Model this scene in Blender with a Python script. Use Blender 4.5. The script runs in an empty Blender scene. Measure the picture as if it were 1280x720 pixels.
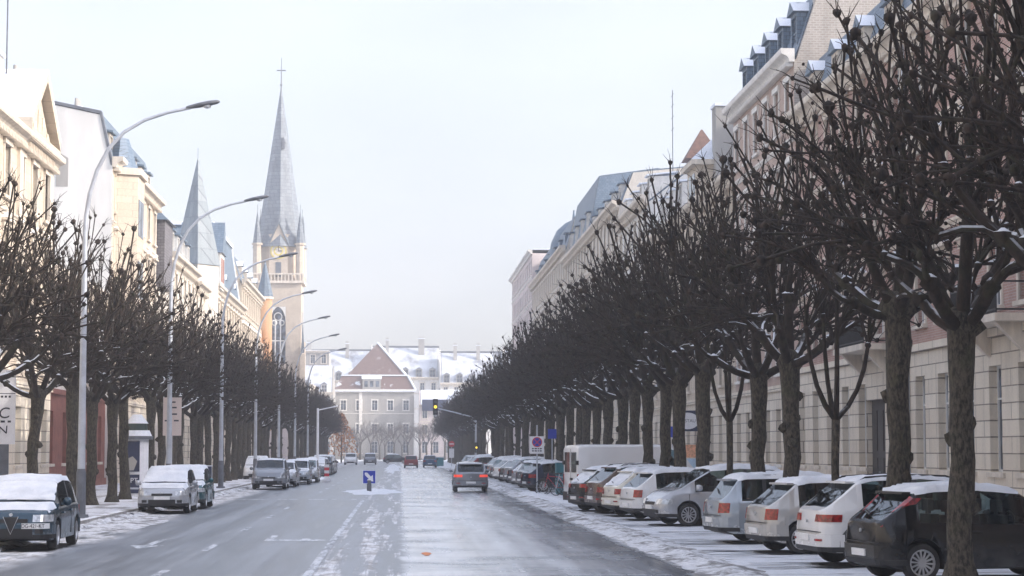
import bpy, bmesh, math, random
from mathutils import Vector, Matrix
R = math.radians
SC = bpy.context.scene
COL = SC.collection

# ------------------------------------------------------------------ camera, sky, sun, exposure
cam = bpy.data.cameras.new('camera'); cam_o = bpy.data.objects.new('camera', cam); COL.objects.link(cam_o)
cam.sensor_width = 36.0; cam.lens = 36.0 * 2600 / 1280
cam.clip_start = 0.5; cam.clip_end = 6000
cam_o.location = (0, 0, 2.1); cam_o.rotation_euler = (R(90 + 4.46), 0, R(-3.08))
SC.camera = cam_o
SUN_EL, SUN_AZ = 25.0, 105.0            # azimuth clockwise from straight ahead (+Y) towards the right (+X)
w = bpy.data.worlds.new('World'); SC.world = w; w.use_nodes = True
nt = w.node_tree; nt.nodes.clear()
sky = nt.nodes.new('ShaderNodeTexSky'); sky.sky_type = 'NISHITA'; sky.sun_disc = False
sky.sun_elevation = R(SUN_EL); sky.sun_rotation = R(SUN_AZ); sky.air_density = 1.0; sky.dust_density = 1.6; sky.ozone_density = 1.0
hs = nt.nodes.new('ShaderNodeHueSaturation'); hs.inputs['Saturation'].default_value = 0.50
bg = nt.nodes.new('ShaderNodeBackground'); bg.inputs['Strength'].default_value = 0.12
wo = nt.nodes.new('ShaderNodeOutputWorld')
# a thin high veil: like a hazy winter sky it is paler overhead than a clear one
tcw = nt.nodes.new('ShaderNodeTexCoord'); sx = nt.nodes.new('ShaderNodeSeparateXYZ'); nt.links.new(tcw.outputs['Generated'], sx.inputs[0])
mr = nt.nodes.new('ShaderNodeMapRange'); mr.inputs['From Min'].default_value = 0.0; mr.inputs['From Max'].default_value = 0.8; mr.inputs['To Min'].default_value = 0.455; mr.inputs['To Max'].default_value = 2.05
vm = nt.nodes.new('ShaderNodeVectorMath'); vm.operation = 'SCALE'
nt.links.new(sx.outputs[2], mr.inputs[0]); nt.links.new(mr.outputs[0], vm.inputs['Scale']); nt.links.new(sky.outputs[0], hs.inputs['Color']); nt.links.new(hs.outputs[0], vm.inputs[0]); vt = nt.nodes.new('ShaderNodeVectorMath'); vt.operation = 'MULTIPLY'; vt.inputs[1].default_value = (1.0, 0.957, 0.985); nt.links.new(vm.outputs[0], vt.inputs[0]); cn = nt.nodes.new('ShaderNodeTexNoise'); cn.inputs['Scale'].default_value = 5.0; cn.inputs['Detail'].default_value = 5; mc = nt.nodes.new('ShaderNodeMapping'); mc.inputs['Scale'].default_value = (1, 1, 3.5)
nt.links.new(tcw.outputs['Generated'], mc.inputs[0]); nt.links.new(mc.outputs[0], cn.inputs['Vector'])
cr = nt.nodes.new('ShaderNodeMapRange'); cr.inputs['From Min'].default_value = 0.3; cr.inputs['From Max'].default_value = 0.7; cr.inputs['To Min'].default_value = 0.97; cr.inputs['To Max'].default_value = 1.09; nt.links.new(cn.outputs['Fac'], cr.inputs[0])
vc = nt.nodes.new('ShaderNodeVectorMath'); vc.operation = 'SCALE'; nt.links.new(vt.outputs[0], vc.inputs[0]); nt.links.new(cr.outputs[0], vc.inputs['Scale']); nt.links.new(vc.outputs[0], bg.inputs[0]); nt.links.new(bg.outputs[0], wo.inputs[0])
sun = bpy.data.lights.new('sun', 'SUN'); sun.energy = 2.05; sun.angle = R(0.6); sun.color = (1.0, 0.92, 0.82)
sun_o = bpy.data.objects.new('sun', sun); COL.objects.link(sun_o)
sd = Vector((math.sin(R(SUN_AZ)) * math.cos(R(SUN_EL)), math.cos(R(SUN_AZ)) * math.cos(R(SUN_EL)), math.sin(R(SUN_EL))))
sun_o.rotation_euler = (-sd).to_track_quat('-Z', 'Y').to_euler()
SC.view_settings.view_transform = 'Standard'; SC.view_settings.look = 'None'
SC.view_settings.exposure = 1.33; SC.view_settings.gamma = 1.0; SC.view_settings.use_curve_mapping = False
SC.cycles.use_denoising = True
SC.cycles.max_bounces = 6; SC.cycles.transparent_max_bounces = 14; SC.cycles.volume_bounces = 1

# ------------------------------------------------------------------ materials
def new_mat(name):
    m = bpy.data.materials.new(name); m.use_nodes = True
    nt = m.node_tree; nt.nodes.clear()
    out = nt.nodes.new('ShaderNodeOutputMaterial'); b = nt.nodes.new('ShaderNodeBsdfPrincipled')
    nt.links.new(b.outputs[0], out.inputs[0])
    return m, nt, b
def N(nt, t, **kw):
    n = nt.nodes.new(t)
    for k, v in kw.items():
        if k in n.inputs: n.inputs[k].default_value = v
        else: setattr(n, k, v)
    return n
def rgb(c): return (c[0], c[1], c[2], 1.0)
def coords(nt, scale=(1, 1, 1)):
    tc = N(nt, 'ShaderNodeTexCoord'); mp = N(nt, 'ShaderNodeMapping'); mp.inputs['Scale'].default_value = scale
    nt.links.new(tc.outputs['Object'], mp.inputs[0]); return mp.outputs[0]
def noise(nt, vec, scale, detail=4, rough=0.6):
    n = N(nt, 'ShaderNodeTexNoise'); n.inputs['Scale'].default_value = scale; n.inputs['Detail'].default_value = detail
    n.inputs['Roughness'].default_value = rough
    if vec is not None: nt.links.new(vec, n.inputs['Vector'])
    return n.outputs['Fac']
def ramp(nt, fac, a, b, lo=0.0, hi=1.0):
    n = N(nt, 'ShaderNodeMapRange'); n.interpolation_type = 'SMOOTHSTEP'
    for k, v in (('From Min', a), ('From Max', b), ('To Min', lo), ('To Max', hi)): n.inputs[k].default_value = v
    nt.links.new(fac, n.inputs[0]); return n.outputs[0]
def math_n(nt, op, a, b=0.0, clamp=False):
    n = N(nt, 'ShaderNodeMath', operation=op); n.use_clamp = clamp
    for i, v in enumerate((a, b)):
        if isinstance(v, (int, float)): n.inputs[i].default_value = v
        else: nt.links.new(v, n.inputs[i])
    return n.outputs[0]
def mix(nt, fac, a, b):
    n = N(nt, 'ShaderNodeMix', data_type='RGBA')
    for i, v in ((0, fac), (6, a), (7, b)):
        if isinstance(v, (int, float)): n.inputs[i].default_value = v
        elif isinstance(v, tuple): n.inputs[i].default_value = rgb(v)
        else: nt.links.new(v, n.inputs[i])
    return n.outputs[2]
def mixf(nt, fac, a, b):
    n = N(nt, 'ShaderNodeMix', data_type='FLOAT')
    for i, v in ((0, fac), (2, a), (3, b)):
        if isinstance(v, (int, float)): n.inputs[i].default_value = v
        else: nt.links.new(v, n.inputs[i])
    return n.outputs[0]
def bump(nt, b, h, strength=0.3, dist=0.02):
    n = N(nt, 'ShaderNodeBump'); n.inputs['Strength'].default_value = strength; n.inputs['Distance'].default_value = dist
    nt.links.new(h, n.inputs['Height']); nt.links.new(n.outputs[0], b.inputs['Normal'])
SNOW = (0.76, 0.79, 0.83)
def snow_mix(nt, col, lo, hi, vec=None, sc=1.5, patch=(0.35, 0.55), white=None):
    g = N(nt, 'ShaderNodeNewGeometry'); s = N(nt, 'ShaderNodeSeparateXYZ'); nt.links.new(g.outputs['True Normal'], s.inputs[0])
    f = ramp(nt, s.outputs[2], lo, hi)
    if patch: f = math_n(nt, 'MULTIPLY', f, ramp(nt, noise(nt, vec, sc, 3), patch[0], patch[1]))
    return mix(nt, f, col, white or SNOW), f
def simple(name, c, rough=0.6, var=0.25, sc=3.0, metal=0.0, snow=None, coat=0.0, spec=None, streak=False):
    m, nt, b = new_mat(name)
    v = coords(nt, (1, 1, 0.25) if streak else (1, 1, 1))
    f = noise(nt, v, sc, 5)
    col = mix(nt, ramp(nt, f, 0.3, 0.7), tuple(x * (1 - var) for x in c), tuple(min(1, x * (1 + var)) for x in c))
    if snow:
        col, sf = snow_mix(nt, col, snow[0], snow[1], coords(nt), snow[2] if len(snow) > 2 else 1.5, snow[3] if len(snow) > 3 else (0.35, 0.55))
    nt.links.new(col, b.inputs['Base Color']); b.inputs['Roughness'].default_value = rough; b.inputs['Metallic'].default_value = metal
    if coat: b.inputs['Coat Weight'].default_value = coat; b.inputs['Coat Roughness'].default_value = 0.05
    if spec is not None: b.inputs['Specular IOR Level'].default_value = spec
    return m
def facade_mat(name, c1, c2, mortar, bw, bh, msize=0.012, rough=0.8, dirt=0.35, bumpy=0.4):
    m, nt, b = new_mat(name)
    tc = N(nt, 'ShaderNodeTexCoord'); s = N(nt, 'ShaderNodeSeparateXYZ'); nt.links.new(tc.outputs['Object'], s.inputs[0])
    cb = N(nt, 'ShaderNodeCombineXYZ'); nt.links.new(math_n(nt, 'ADD', s.outputs[0], s.outputs[1]), cb.inputs[0]); nt.links.new(s.outputs[2], cb.inputs[1])
    br = N(nt, 'ShaderNodeTexBrick'); nt.links.new(cb.outputs[0], br.inputs['Vector'])
    br.inputs['Color1'].default_value = rgb(c1); br.inputs['Color2'].default_value = rgb(c2); br.inputs['Mortar'].default_value = rgb(mortar)
    br.inputs['Scale'].default_value = 1.0; br.inputs['Mortar Size'].default_value = msize
    br.inputs['Brick Width'].default_value = bw; br.inputs['Row Height'].default_value = bh; br.inputs['Bias'].default_value = 0.0
    st = noise(nt, coords(nt, (1.2, 1.2, 0.18)), 1.3, 6, 0.65); fi = noise(nt, coords(nt), 9.0, 4)
    d = math_n(nt, 'MULTIPLY', ramp(nt, st, 0.42, 0.75), dirt)
    col = mix(nt, d, br.outputs['Color'], tuple(x * 0.42 for x in c1))
    col = mix(nt, math_n(nt, 'MULTIPLY', ramp(nt, fi, 0.35, 0.7), 0.18), col, tuple(min(1, x * 1.35) for x in c2))
    nt.links.new(col, b.inputs['Base Color']); b.inputs['Roughness'].default_value = rough
    h = math_n(nt, 'ADD', math_n(nt, 'MULTIPLY', br.outputs['Fac'], -1.0), math_n(nt, 'MULTIPLY', fi, 0.25))
    bump(nt, b, h, bumpy, 0.03)
    return m
M = {}
M['stone_cream'] = facade_mat('stone_cream', (0.50, 0.42, 0.33), (0.57, 0.49, 0.39), (0.37, 0.31, 0.24), 0.9, 0.42, 0.010)
M['stone_pale'] = facade_mat('stone_pale', (0.58, 0.53, 0.46), (0.63, 0.58, 0.51), (0.46, 0.42, 0.36), 0.9, 0.42, 0.008)
M['rustic'] = facade_mat('rustic_stone', (0.74, 0.66, 0.54), (0.62, 0.54, 0.43), (0.20, 0.165, 0.13), 1.9, 0.50, 0.02, bumpy=0.8, dirt=0.40)
M['pink_brick'] = facade_mat('pink_brick', (0.34, 0.19, 0.15), (0.41, 0.25, 0.205), (0.42, 0.35, 0.30), 0.26, 0.085, 0.012)
M['rose_stone'] = facade_mat('rose_stone', (0.40, 0.29, 0.235), (0.47, 0.36, 0.30), (0.34, 0.27, 0.22), 0.8, 0.4, 0.01)
M['grey_brick'] = facade_mat('grey_brick', (0.33, 0.29, 0.25), (0.42, 0.37, 0.32), (0.47, 0.44, 0.40), 0.28, 0.11, 0.02)
M['orange_brick'] = facade_mat('orange_brick', (0.55, 0.27, 0.12), (0.60, 0.33, 0.16), (0.5, 0.38, 0.28), 0.26, 0.085, 0.012)
M['red_paint'] = simple('red_painted_wall', (0.24, 0.085, 0.06), 0.7, 0.18, 2.0)
M['slate_brick'] = facade_mat('slate_hanging', (0.13, 0.12, 0.13), (0.19, 0.18, 0.19), (0.07, 0.07, 0.08), 0.4, 0.2, 0.02)
M['render_white'] = simple('white_render', (0.66, 0.64, 0.60), 0.85, 0.09, 0.7, streak=True)
M['render_pink'] = simple('pinkish_render', (0.58, 0.50, 0.47), 0.85, 0.1, 0.7, streak=True)
M['render_grey'] = simple('greyish_render', (0.34, 0.325, 0.30), 0.85, 0.12, 0.5, streak=True)
M['trim'] = simple('carved_stone_trim', (0.60, 0.53, 0.44), 0.75, 0.16, 2.5, snow=(0.7, 0.9, 2.0, (0.3, 0.5)), streak=True)
M['trim_white'] = simple('pale_stone_trim', (0.68, 0.65, 0.60), 0.75, 0.1, 2.5, snow=(0.7, 0.9, 2.0, (0.3, 0.5)))
M['slate'] = facade_mat('blue_slate', (0.10, 0.15, 0.20), (0.15, 0.20, 0.26), (0.05, 0.07, 0.10), 0.3, 0.2, 0.012, rough=0.45, dirt=0.2)
def snowy_roof(name, c1, c2, patch=(0.30, 0.42), lo=0.5, hi=0.62, white=None, sc=0.5):
    m = facade_mat(name, c1, c2, tuple(x * 0.5 for x in c1), 0.3, 0.2, 0.015, rough=0.55, dirt=0.2)
    nt = m.node_tree; b = [n for n in nt.nodes if n.type == 'BSDF_PRINCIPLED'][0]
    src = b.inputs['Base Color'].links[0].from_socket
    col, f = snow_mix(nt, src, lo, hi, coords(nt), sc, patch, white)
    nt.links.new(col, b.inputs['Base Color']); return m
M['roof'] = snowy_roof('snowy_slate_roof', (0.10, 0.14, 0.19), (0.15, 0.20, 0.25))
M['roof_tile'] = snowy_roof('red_tile_roof', (0.14, 0.085, 0.07), (0.19, 0.12, 0.10), (0.60, 0.72), 0.3, 0.5)
M['roof_patchy'] = snowy_roof('patchy_snow_roof', (0.16, 0.17, 0.20), (0.24, 0.24, 0.26), (0.18, 0.55), 0.4, 0.5, (0.55, 0.58, 0.62), 0.35)
M['window_paint'] = simple('white_window_paint', (0.70, 0.69, 0.66), 0.5, 0.06)
M['door'] = simple('dark_door_wood', (0.045, 0.038, 0.034), 0.45, 0.3, 4.0, streak=True)
M['shutter_grey'] = simple('grey_roller_shutter', (0.42, 0.44, 0.48), 0.5, 0.08)
def glass_mat(name, c=(0.03, 0.04, 0.05), rough=0.06, var=True):
    m, nt, b = new_mat(name)
    if var:
        f = noise(nt, coords(nt), 0.9, 2)
        nt.links.new(mix(nt, ramp(nt, f, 0.42, 0.6), c, tuple(x * 3.2 + 0.03 for x in c)), b.inputs['Base Color'])
    else: b.inputs['Base Color'].default_value = rgb(c)
    b.inputs['Roughness'].default_value = rough; b.inputs['IOR'].default_value = 1.5
    return m
M['pane'] = glass_mat('window_glass', (0.035, 0.045, 0.06))
def car_glass():
    m = bpy.data.materials.new('tinted_car_glass'); m.use_nodes = True; nt = m.node_tree; nt.nodes.clear()
    out = nt.nodes.new('ShaderNodeOutputMaterial'); t = N(nt, 'ShaderNodeBsdfTransparent'); t.inputs[0].default_value = (0.42, 0.50, 0.50, 1)
    g = N(nt, 'ShaderNodeBsdfGlossy'); g.inputs['Roughness'].default_value = 0.03; g.inputs[0].default_value = (0.9, 0.95, 1, 1)
    fr = N(nt, 'ShaderNodeFresnel'); fr.inputs[0].default_value = 1.5; mx = N(nt, 'ShaderNodeMixShader')
    nt.links.new(fr.outputs[0], mx.inputs[0]); nt.links.new(t.outputs[0], mx.inputs[1]); nt.links.new(g.outputs[0], mx.inputs[2]); nt.links.new(mx.outputs[0], out.inputs[0]); return m
M['carglass'] = car_glass()
M['iron'] = simple('black_wrought_iron', (0.02, 0.02, 0.022), 0.5, 0.2)
M['galv'] = simple('galvanised_steel', (0.47, 0.50, 0.55), 0.45, 0.12, 3.0, metal=0.25)
M['galv_dark'] = simple('dark_grey_metal', (0.12, 0.13, 0.15), 0.5, 0.2, 3.0)
M['dark'] = simple('black_plastic', (0.016, 0.016, 0.018), 0.55, 0.2)
M['greyplastic'] = simple('grey_plastic_trim', (0.07, 0.075, 0.08), 0.6, 0.15)
M['rubber'] = simple('dusty_tyre_rubber', (0.028, 0.027, 0.027), 0.85, 0.4, 6.0)
M['alloy'] = simple('alloy_rim', (0.55, 0.56, 0.58), 0.3, 0.08, 3.0, metal=0.7)
M['red_lamp'] = simple('red_lamp_plastic', (0.26, 0.008, 0.010), 0.12, 0.55, 16.0, coat=0.5)
M['amber_lamp'] = simple('pinkish_lamp_plastic', (0.55, 0.20, 0.14), 0.15, 0.25, 14.0, coat=0.5)
M['clear_lamp'] = simple('clear_headlamp', (0.50, 0.53, 0.56), 0.1, 0.35, 12.0, metal=0.3, coat=0.8)
M['plate'] = simple('white_number_plate', (0.72, 0.73, 0.74), 0.4, 0.05)
M['ink'] = simple('black_ink', (0.015, 0.016, 0.03), 0.6, 0.1)
M['white_paint'] = simple('white_sign_paint', (0.78, 0.78, 0.80), 0.5, 0.05)
M['red_paint_sign'] = simple('red_sign_paint', (0.55, 0.03, 0.05), 0.45, 0.08)
M['blue_sign'] = simple('blue_sign_paint', (0.012, 0.035, 0.36), 0.4, 0.12)
M['navy'] = simple('navy_panel', (0.012, 0.02, 0.06), 0.35, 0.3, 2.0)
M['orange_mark'] = simple('orange_spray_mark', (0.65, 0.20, 0.05), 0.6, 0.15)
M['teal'] = simple('teal_box_paint', (0.02, 0.16, 0.20), 0.5, 0.15)
M['yellow_paint'] = simple('yellow_paint', (0.65, 0.52, 0.10), 0.5, 0.1)
def emit(name, c, s):
    m, nt, b = new_mat(name); b.inputs['Base Color'].default_value = rgb(c)
    b.inputs['Emission Color'].default_value = rgb(c); b.inputs['Emission Strength'].default_value = s; return m
M['amber_light'] = emit('lit_amber_lens', (1.0, 0.68, 0.06), 0.8)
M['brake_light'] = emit('lit_tail_lens', (0.8, 0.06, 0.03), 0.28)
def car_paint(name, c, metal=0.3, dirt=0.35):
    if max(c) < 0.03: dirt = 0.10
    m, nt, b = new_mat(name)
    tc = N(nt, 'ShaderNodeTexCoord'); s = N(nt, 'ShaderNodeSeparateXYZ'); nt.links.new(tc.outputs['Object'], s.inputs[0])
    low = math_n(nt, 'SUBTRACT', 1.0, ramp(nt, s.outputs[2], 0.2, 0.7))            # road salt thrown up along the sills
    f = math_n(nt, 'MULTIPLY', math_n(nt, 'MULTIPLY', low, ramp(nt, noise(nt, coords(nt), 4.0, 5), 0.3, 0.7)), dirt)
    f2 = math_n(nt, 'MULTIPLY', ramp(nt, noise(nt, coords(nt), 2.2, 6), 0.45, 0.75), dirt * 0.25)
    f = math_n(nt, 'ADD', f, f2, True)
    nt.links.new(mix(nt, f, c, (0.34, 0.34, 0.35)), b.inputs['Base Color'])
    nt.links.new(mixf(nt, f, 0.16, 0.8), b.inputs['Roughness'])
    b.inputs['Metallic'].default_value = metal; b.inputs['Coat Weight'].default_value = 0.3; b.inputs['Coat Roughness'].default_value = 0.06
    return m
PAINT = {}
def paint(key):
    if key not in PAINT:
        c = {'black': (0.005, 0.0055, 0.007), 'white': (0.74, 0.75, 0.76), 'silver': (0.44, 0.46, 0.49), 'silverblue': (0.36, 0.405, 0.45),
             'champagne': (0.50, 0.495, 0.48), 'grey': (0.12, 0.13, 0.15), 'midgrey': (0.24, 0.26, 0.29), 'bluegrey': (0.035, 0.07, 0.10), 'brown': (0.12, 0.085, 0.07),
             'red': (0.25, 0.02, 0.02), 'blue': (0.02, 0.09, 0.20), 'navy': (0.012, 0.02, 0.05), 'teal': (0.02, 0.10, 0.12), 'cream': (0.70, 0.68, 0.60)}[key]
        PAINT[key] = car_paint(key + '_car_paint', c, 0.0 if key in ('white', 'black', 'cream') else 0.35)
        if key in ('black', 'navy'):
            b = [n for n in PAINT[key].node_tree.nodes if n.type == 'BSDF_PRINCIPLED'][0]; b.inputs['Specular IOR Level'].default_value = 0.45; b.inputs['Coat Weight'].default_value = 0.0
    return PAINT[key]
def snow_mat():
    m, nt, b = new_mat('fresh_snow')
    v = coords(nt); f = noise(nt, v, 3.0, 6)
    nt.links.new(mix(nt, ramp(nt, f, 0.3, 0.7), (0.66, 0.70, 0.76), (0.78, 0.81, 0.85)), b.inputs['Base Color'])
    b.inputs['Roughness'].default_value = 0.75; bump(nt, b, noise(nt, v, 14.0, 5), 0.5, 0.03); return m
M['snow'] = snow_mat()
def bark_mat(name, c1, c2, sc, snowy):
    m, nt, b = new_mat(name)
    v = coords(nt, (1, 1, 0.45)); f = noise(nt, v, sc, 6, 0.7); g = noise(nt, coords(nt), 2.5, 3)
    col = mix(nt, ramp(nt, f, 0.36, 0.64), c1, c2)
    col = mix(nt, math_n(nt, 'MULTIPLY', ramp(nt, g, 0.5, 0.7), 0.45), col, (0.050, 0.052, 0.026))   # algae
    if snowy:
        col, sf = snow_mix(nt, col, 0.50, 0.74, coords(nt), 1.9, snowy)
    nt.links.new(col, b.inputs['Base Color']); b.inputs['Roughness'].default_value = 0.9
    bump(nt, b, f, 0.7, 0.03); return m
M['bark'] = bark_mat('lime_bark', (0.012, 0.010, 0.008), (0.088, 0.074, 0.054), 20.0, None)
M['twig'] = bark_mat('dark_branch_bark', (0.012, 0.009, 0.006), (0.034, 0.022, 0.016), 9.0, (0.42, 0.50))
M['rod'] = bark_mat('brown_shoot_bark', (0.010, 0.0075, 0.006), (0.042, 0.027, 0.019), 9.0, None)
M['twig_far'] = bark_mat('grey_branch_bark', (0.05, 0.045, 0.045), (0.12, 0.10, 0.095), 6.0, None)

# ------------------------------------------------------------------ mesh helper
class MB:
    def __init__(s): s.v = []; s.f = []; s.m = []; s.sm = []
    def add(s, vs, fs, mi=0, smooth=False):
        o = len(s.v); s.v += [tuple(p) for p in vs]
        for f in fs: s.f.append(tuple(i + o for i in f)); s.m.append(mi); s.sm.append(smooth)
    def box(s, x0, x1, y0, y1, z0, z1, mi=0):
        s.add([(x0, y0, z0), (x1, y0, z0), (x1, y1, z0), (x0, y1, z0), (x0, y0, z1), (x1, y0, z1), (x1, y1, z1), (x0, y1, z1)],
              [(0, 3, 2, 1), (4, 5, 6, 7), (0, 1, 5, 4), (1, 2, 6, 5), (2, 3, 7, 6), (3, 0, 4, 7)], mi); return s
    def quad(s, a, b, c, d, mi=0): s.add([a, b, c, d], [(0, 1, 2, 3)], mi); return s
    def poly(s, pts, mi=0): s.add(pts, [tuple(range(len(pts)))], mi); return s
    def prism(s, pts, d, mi=0):
        """polygon of 3D points swept by vector d (closed)"""
        n = len(pts); d = Vector(d); q = [tuple(Vector(p) + d) for p in pts]
        s.add(list(pts) + q, [tuple(reversed(range(n))), tuple(range(n, 2 * n))] + [(i, (i + 1) % n, n + (i + 1) % n, n + i) for i in range(n)], mi); return s
    def frustum(s, cx, cy, z0, z1, r0, r1, n=8, mi=0, rot=0.0, cap=True, smooth=False, sy=1.0):
        a = [(cx + r0 * math.cos(rot + 2 * math.pi * i / n), cy + sy * r0 * math.sin(rot + 2 * math.pi * i / n), z0) for i in range(n)]
        b = [(cx + r1 * math.cos(rot + 2 * math.pi * i / n), cy + sy * r1 * math.sin(rot + 2 * math.pi * i / n), z1) for i in range(n)]
        s.add(a + b, [(i, (i + 1) % n, n + (i + 1) % n, n + i) for i in range(n)], mi, smooth)
        if cap: s.add(a, [tuple(reversed(range(n)))], mi); s.add(b, [tuple(range(n))], mi)
        return s
    def tube(s, pts, rad, n=6, mi=0, cap=True, smooth=True):
        pts = [Vector(p) for p in pts]; rings = []
        if isinstance(rad, (int, float)): rad = [rad] * len(pts)
        up = Vector((0.13, 0.21, 0.97))
        for i, p in enumerate(pts):
            t = (pts[min(i + 1, len(pts) - 1)] - pts[max(i - 1, 0)]); t.normalize()
            a = t.cross(up)
            if a.length < 1e-3: a = t.cross(Vector((1, 0, 0)))
            a.normalize(); b = t.cross(a)
            rings.append([p + (a * math.cos(2 * math.pi * k / n) + b * math.sin(2 * math.pi * k / n)) * rad[i] for k in range(n)])
        vs = [q for r_ in rings for q in r_]
        fs = [(i * n + k, (i + 1) * n + k, (i + 1) * n + (k + 1) % n, i * n + (k + 1) % n) for i in range(len(pts) - 1) for k in range(n)]
        s.add(vs, fs, mi, smooth)
        if cap:
            s.add(rings[0], [tuple(range(n))], mi); s.add(rings[-1], [tuple(reversed(range(n)))], mi)
        return s
    def lathe(s, prof, n=20, axis='z', c=(0, 0, 0), mi=0, smooth=True):
        """prof: list of (r, h)"""
        vs = []
        for r, h in prof:
            for k in range(n):
                a = 2 * math.pi * k / n
                p = (r * math.cos(a), r * math.sin(a), h)
                if axis == 'x': p = (h, r * math.cos(a), r * math.sin(a))
                if axis == 'y': p = (r * math.sin(a), h, r * math.cos(a))
                vs.append((p[0] + c[0], p[1] + c[1], p[2] + c[2]))
        s.add(vs, [(i * n + k, i * n + (k + 1) % n, (i + 1) * n + (k + 1) % n, (i + 1) * n + k) for i in range(len(prof) - 1) for k in range(n)], mi, smooth); return s
    def mesh(s, name, mats, sharp=None):
        me = bpy.data.meshes.new(name); me.from_pydata(s.v, [], s.f)
        for m in (mats if isinstance(mats, (list, tuple)) else [mats]): me.materials.append(m)
        me.polygons.foreach_set('material_index', s.m); me.polygons.foreach_set('use_smooth', s.sm)
        me.update()
        if sharp: me.set_sharp_from_angle(angle=R(sharp))
        return me
    def build(s, name, mats, parent=None, sharp=None, fix=False):
        me = s.mesh(name, mats, sharp)
        if fix:
            bm = bmesh.new(); bm.from_mesh(me); bmesh.ops.remove_doubles(bm, verts=bm.verts, dist=1e-4)
            bmesh.ops.recalc_face_normals(bm, faces=bm.faces); bm.to_mesh(me); bm.free()
            if sharp: me.set_sharp_from_angle(angle=R(sharp))
        return link(name, me, parent)
def link(name, data, parent=None):
    o = bpy.data.objects.new(name, data); COL.objects.link(o)
    if parent is not None: o.parent = parent
    return o
def thing(name, label, cat, loc=(0, 0, 0), rz=0.0, group=None):
    o = bpy.data.objects.new(name, None); o.empty_display_size = 0.2; COL.objects.link(o)
    o.location = loc; o.rotation_euler = (0, 0, rz)
    return tag(o, label, cat, group)
def tag(o, label, cat, group=None):
    o['label'] = label; o['category'] = cat
    if group: o['group'] = group
    return o
def struct(o, kind='structure'): o['kind'] = kind; return o
def dup(root, loc, rz, label=None, scale=1.0, group=None):
    r = root.copy(); COL.objects.link(r); r.location = loc; r.rotation_euler = (0, 0, rz); r.scale = (scale,) * 3
    if label: r['label'] = label
    if group: r['group'] = group
    for ch in root.children:
        c = ch.copy(); COL.objects.link(c); c.parent = r
        for g in ch.children:
            d = g.copy(); COL.objects.link(d); d.parent = c
    return r
def text(name, body, size, mat, parent, loc, rot, extrude=0.004, align='CENTER', xs=1.0, shear=0.0):
    cu = bpy.data.curves.new(name, 'FONT'); cu.body = body; cu.size = size; cu.extrude = extrude; cu.align_x = align; cu.align_y = 'CENTER'; cu.shear = shear
    cu.materials.append(mat); t = bpy.data.objects.new('t', cu); COL.objects.link(t); bpy.context.view_layer.update()
    me = bpy.data.meshes.new_from_object(t.evaluated_get(bpy.context.evaluated_depsgraph_get())); bpy.data.objects.remove(t)
    o = link(name, me, parent); o.location = loc; o.rotation_euler = rot; o.scale = (xs, 1, 1); return o
def lerp(a, b, t): return a + (b - a) * t
def interp(pts, s):
    if s <= pts[0][0]: return pts[0][1]
    for (a, va), (b, vb) in zip(pts, pts[1:]):
        if s <= b: return va + (vb - va) * (s - a) / (b - a) if b > a else vb
    return pts[-1][1]
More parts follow.
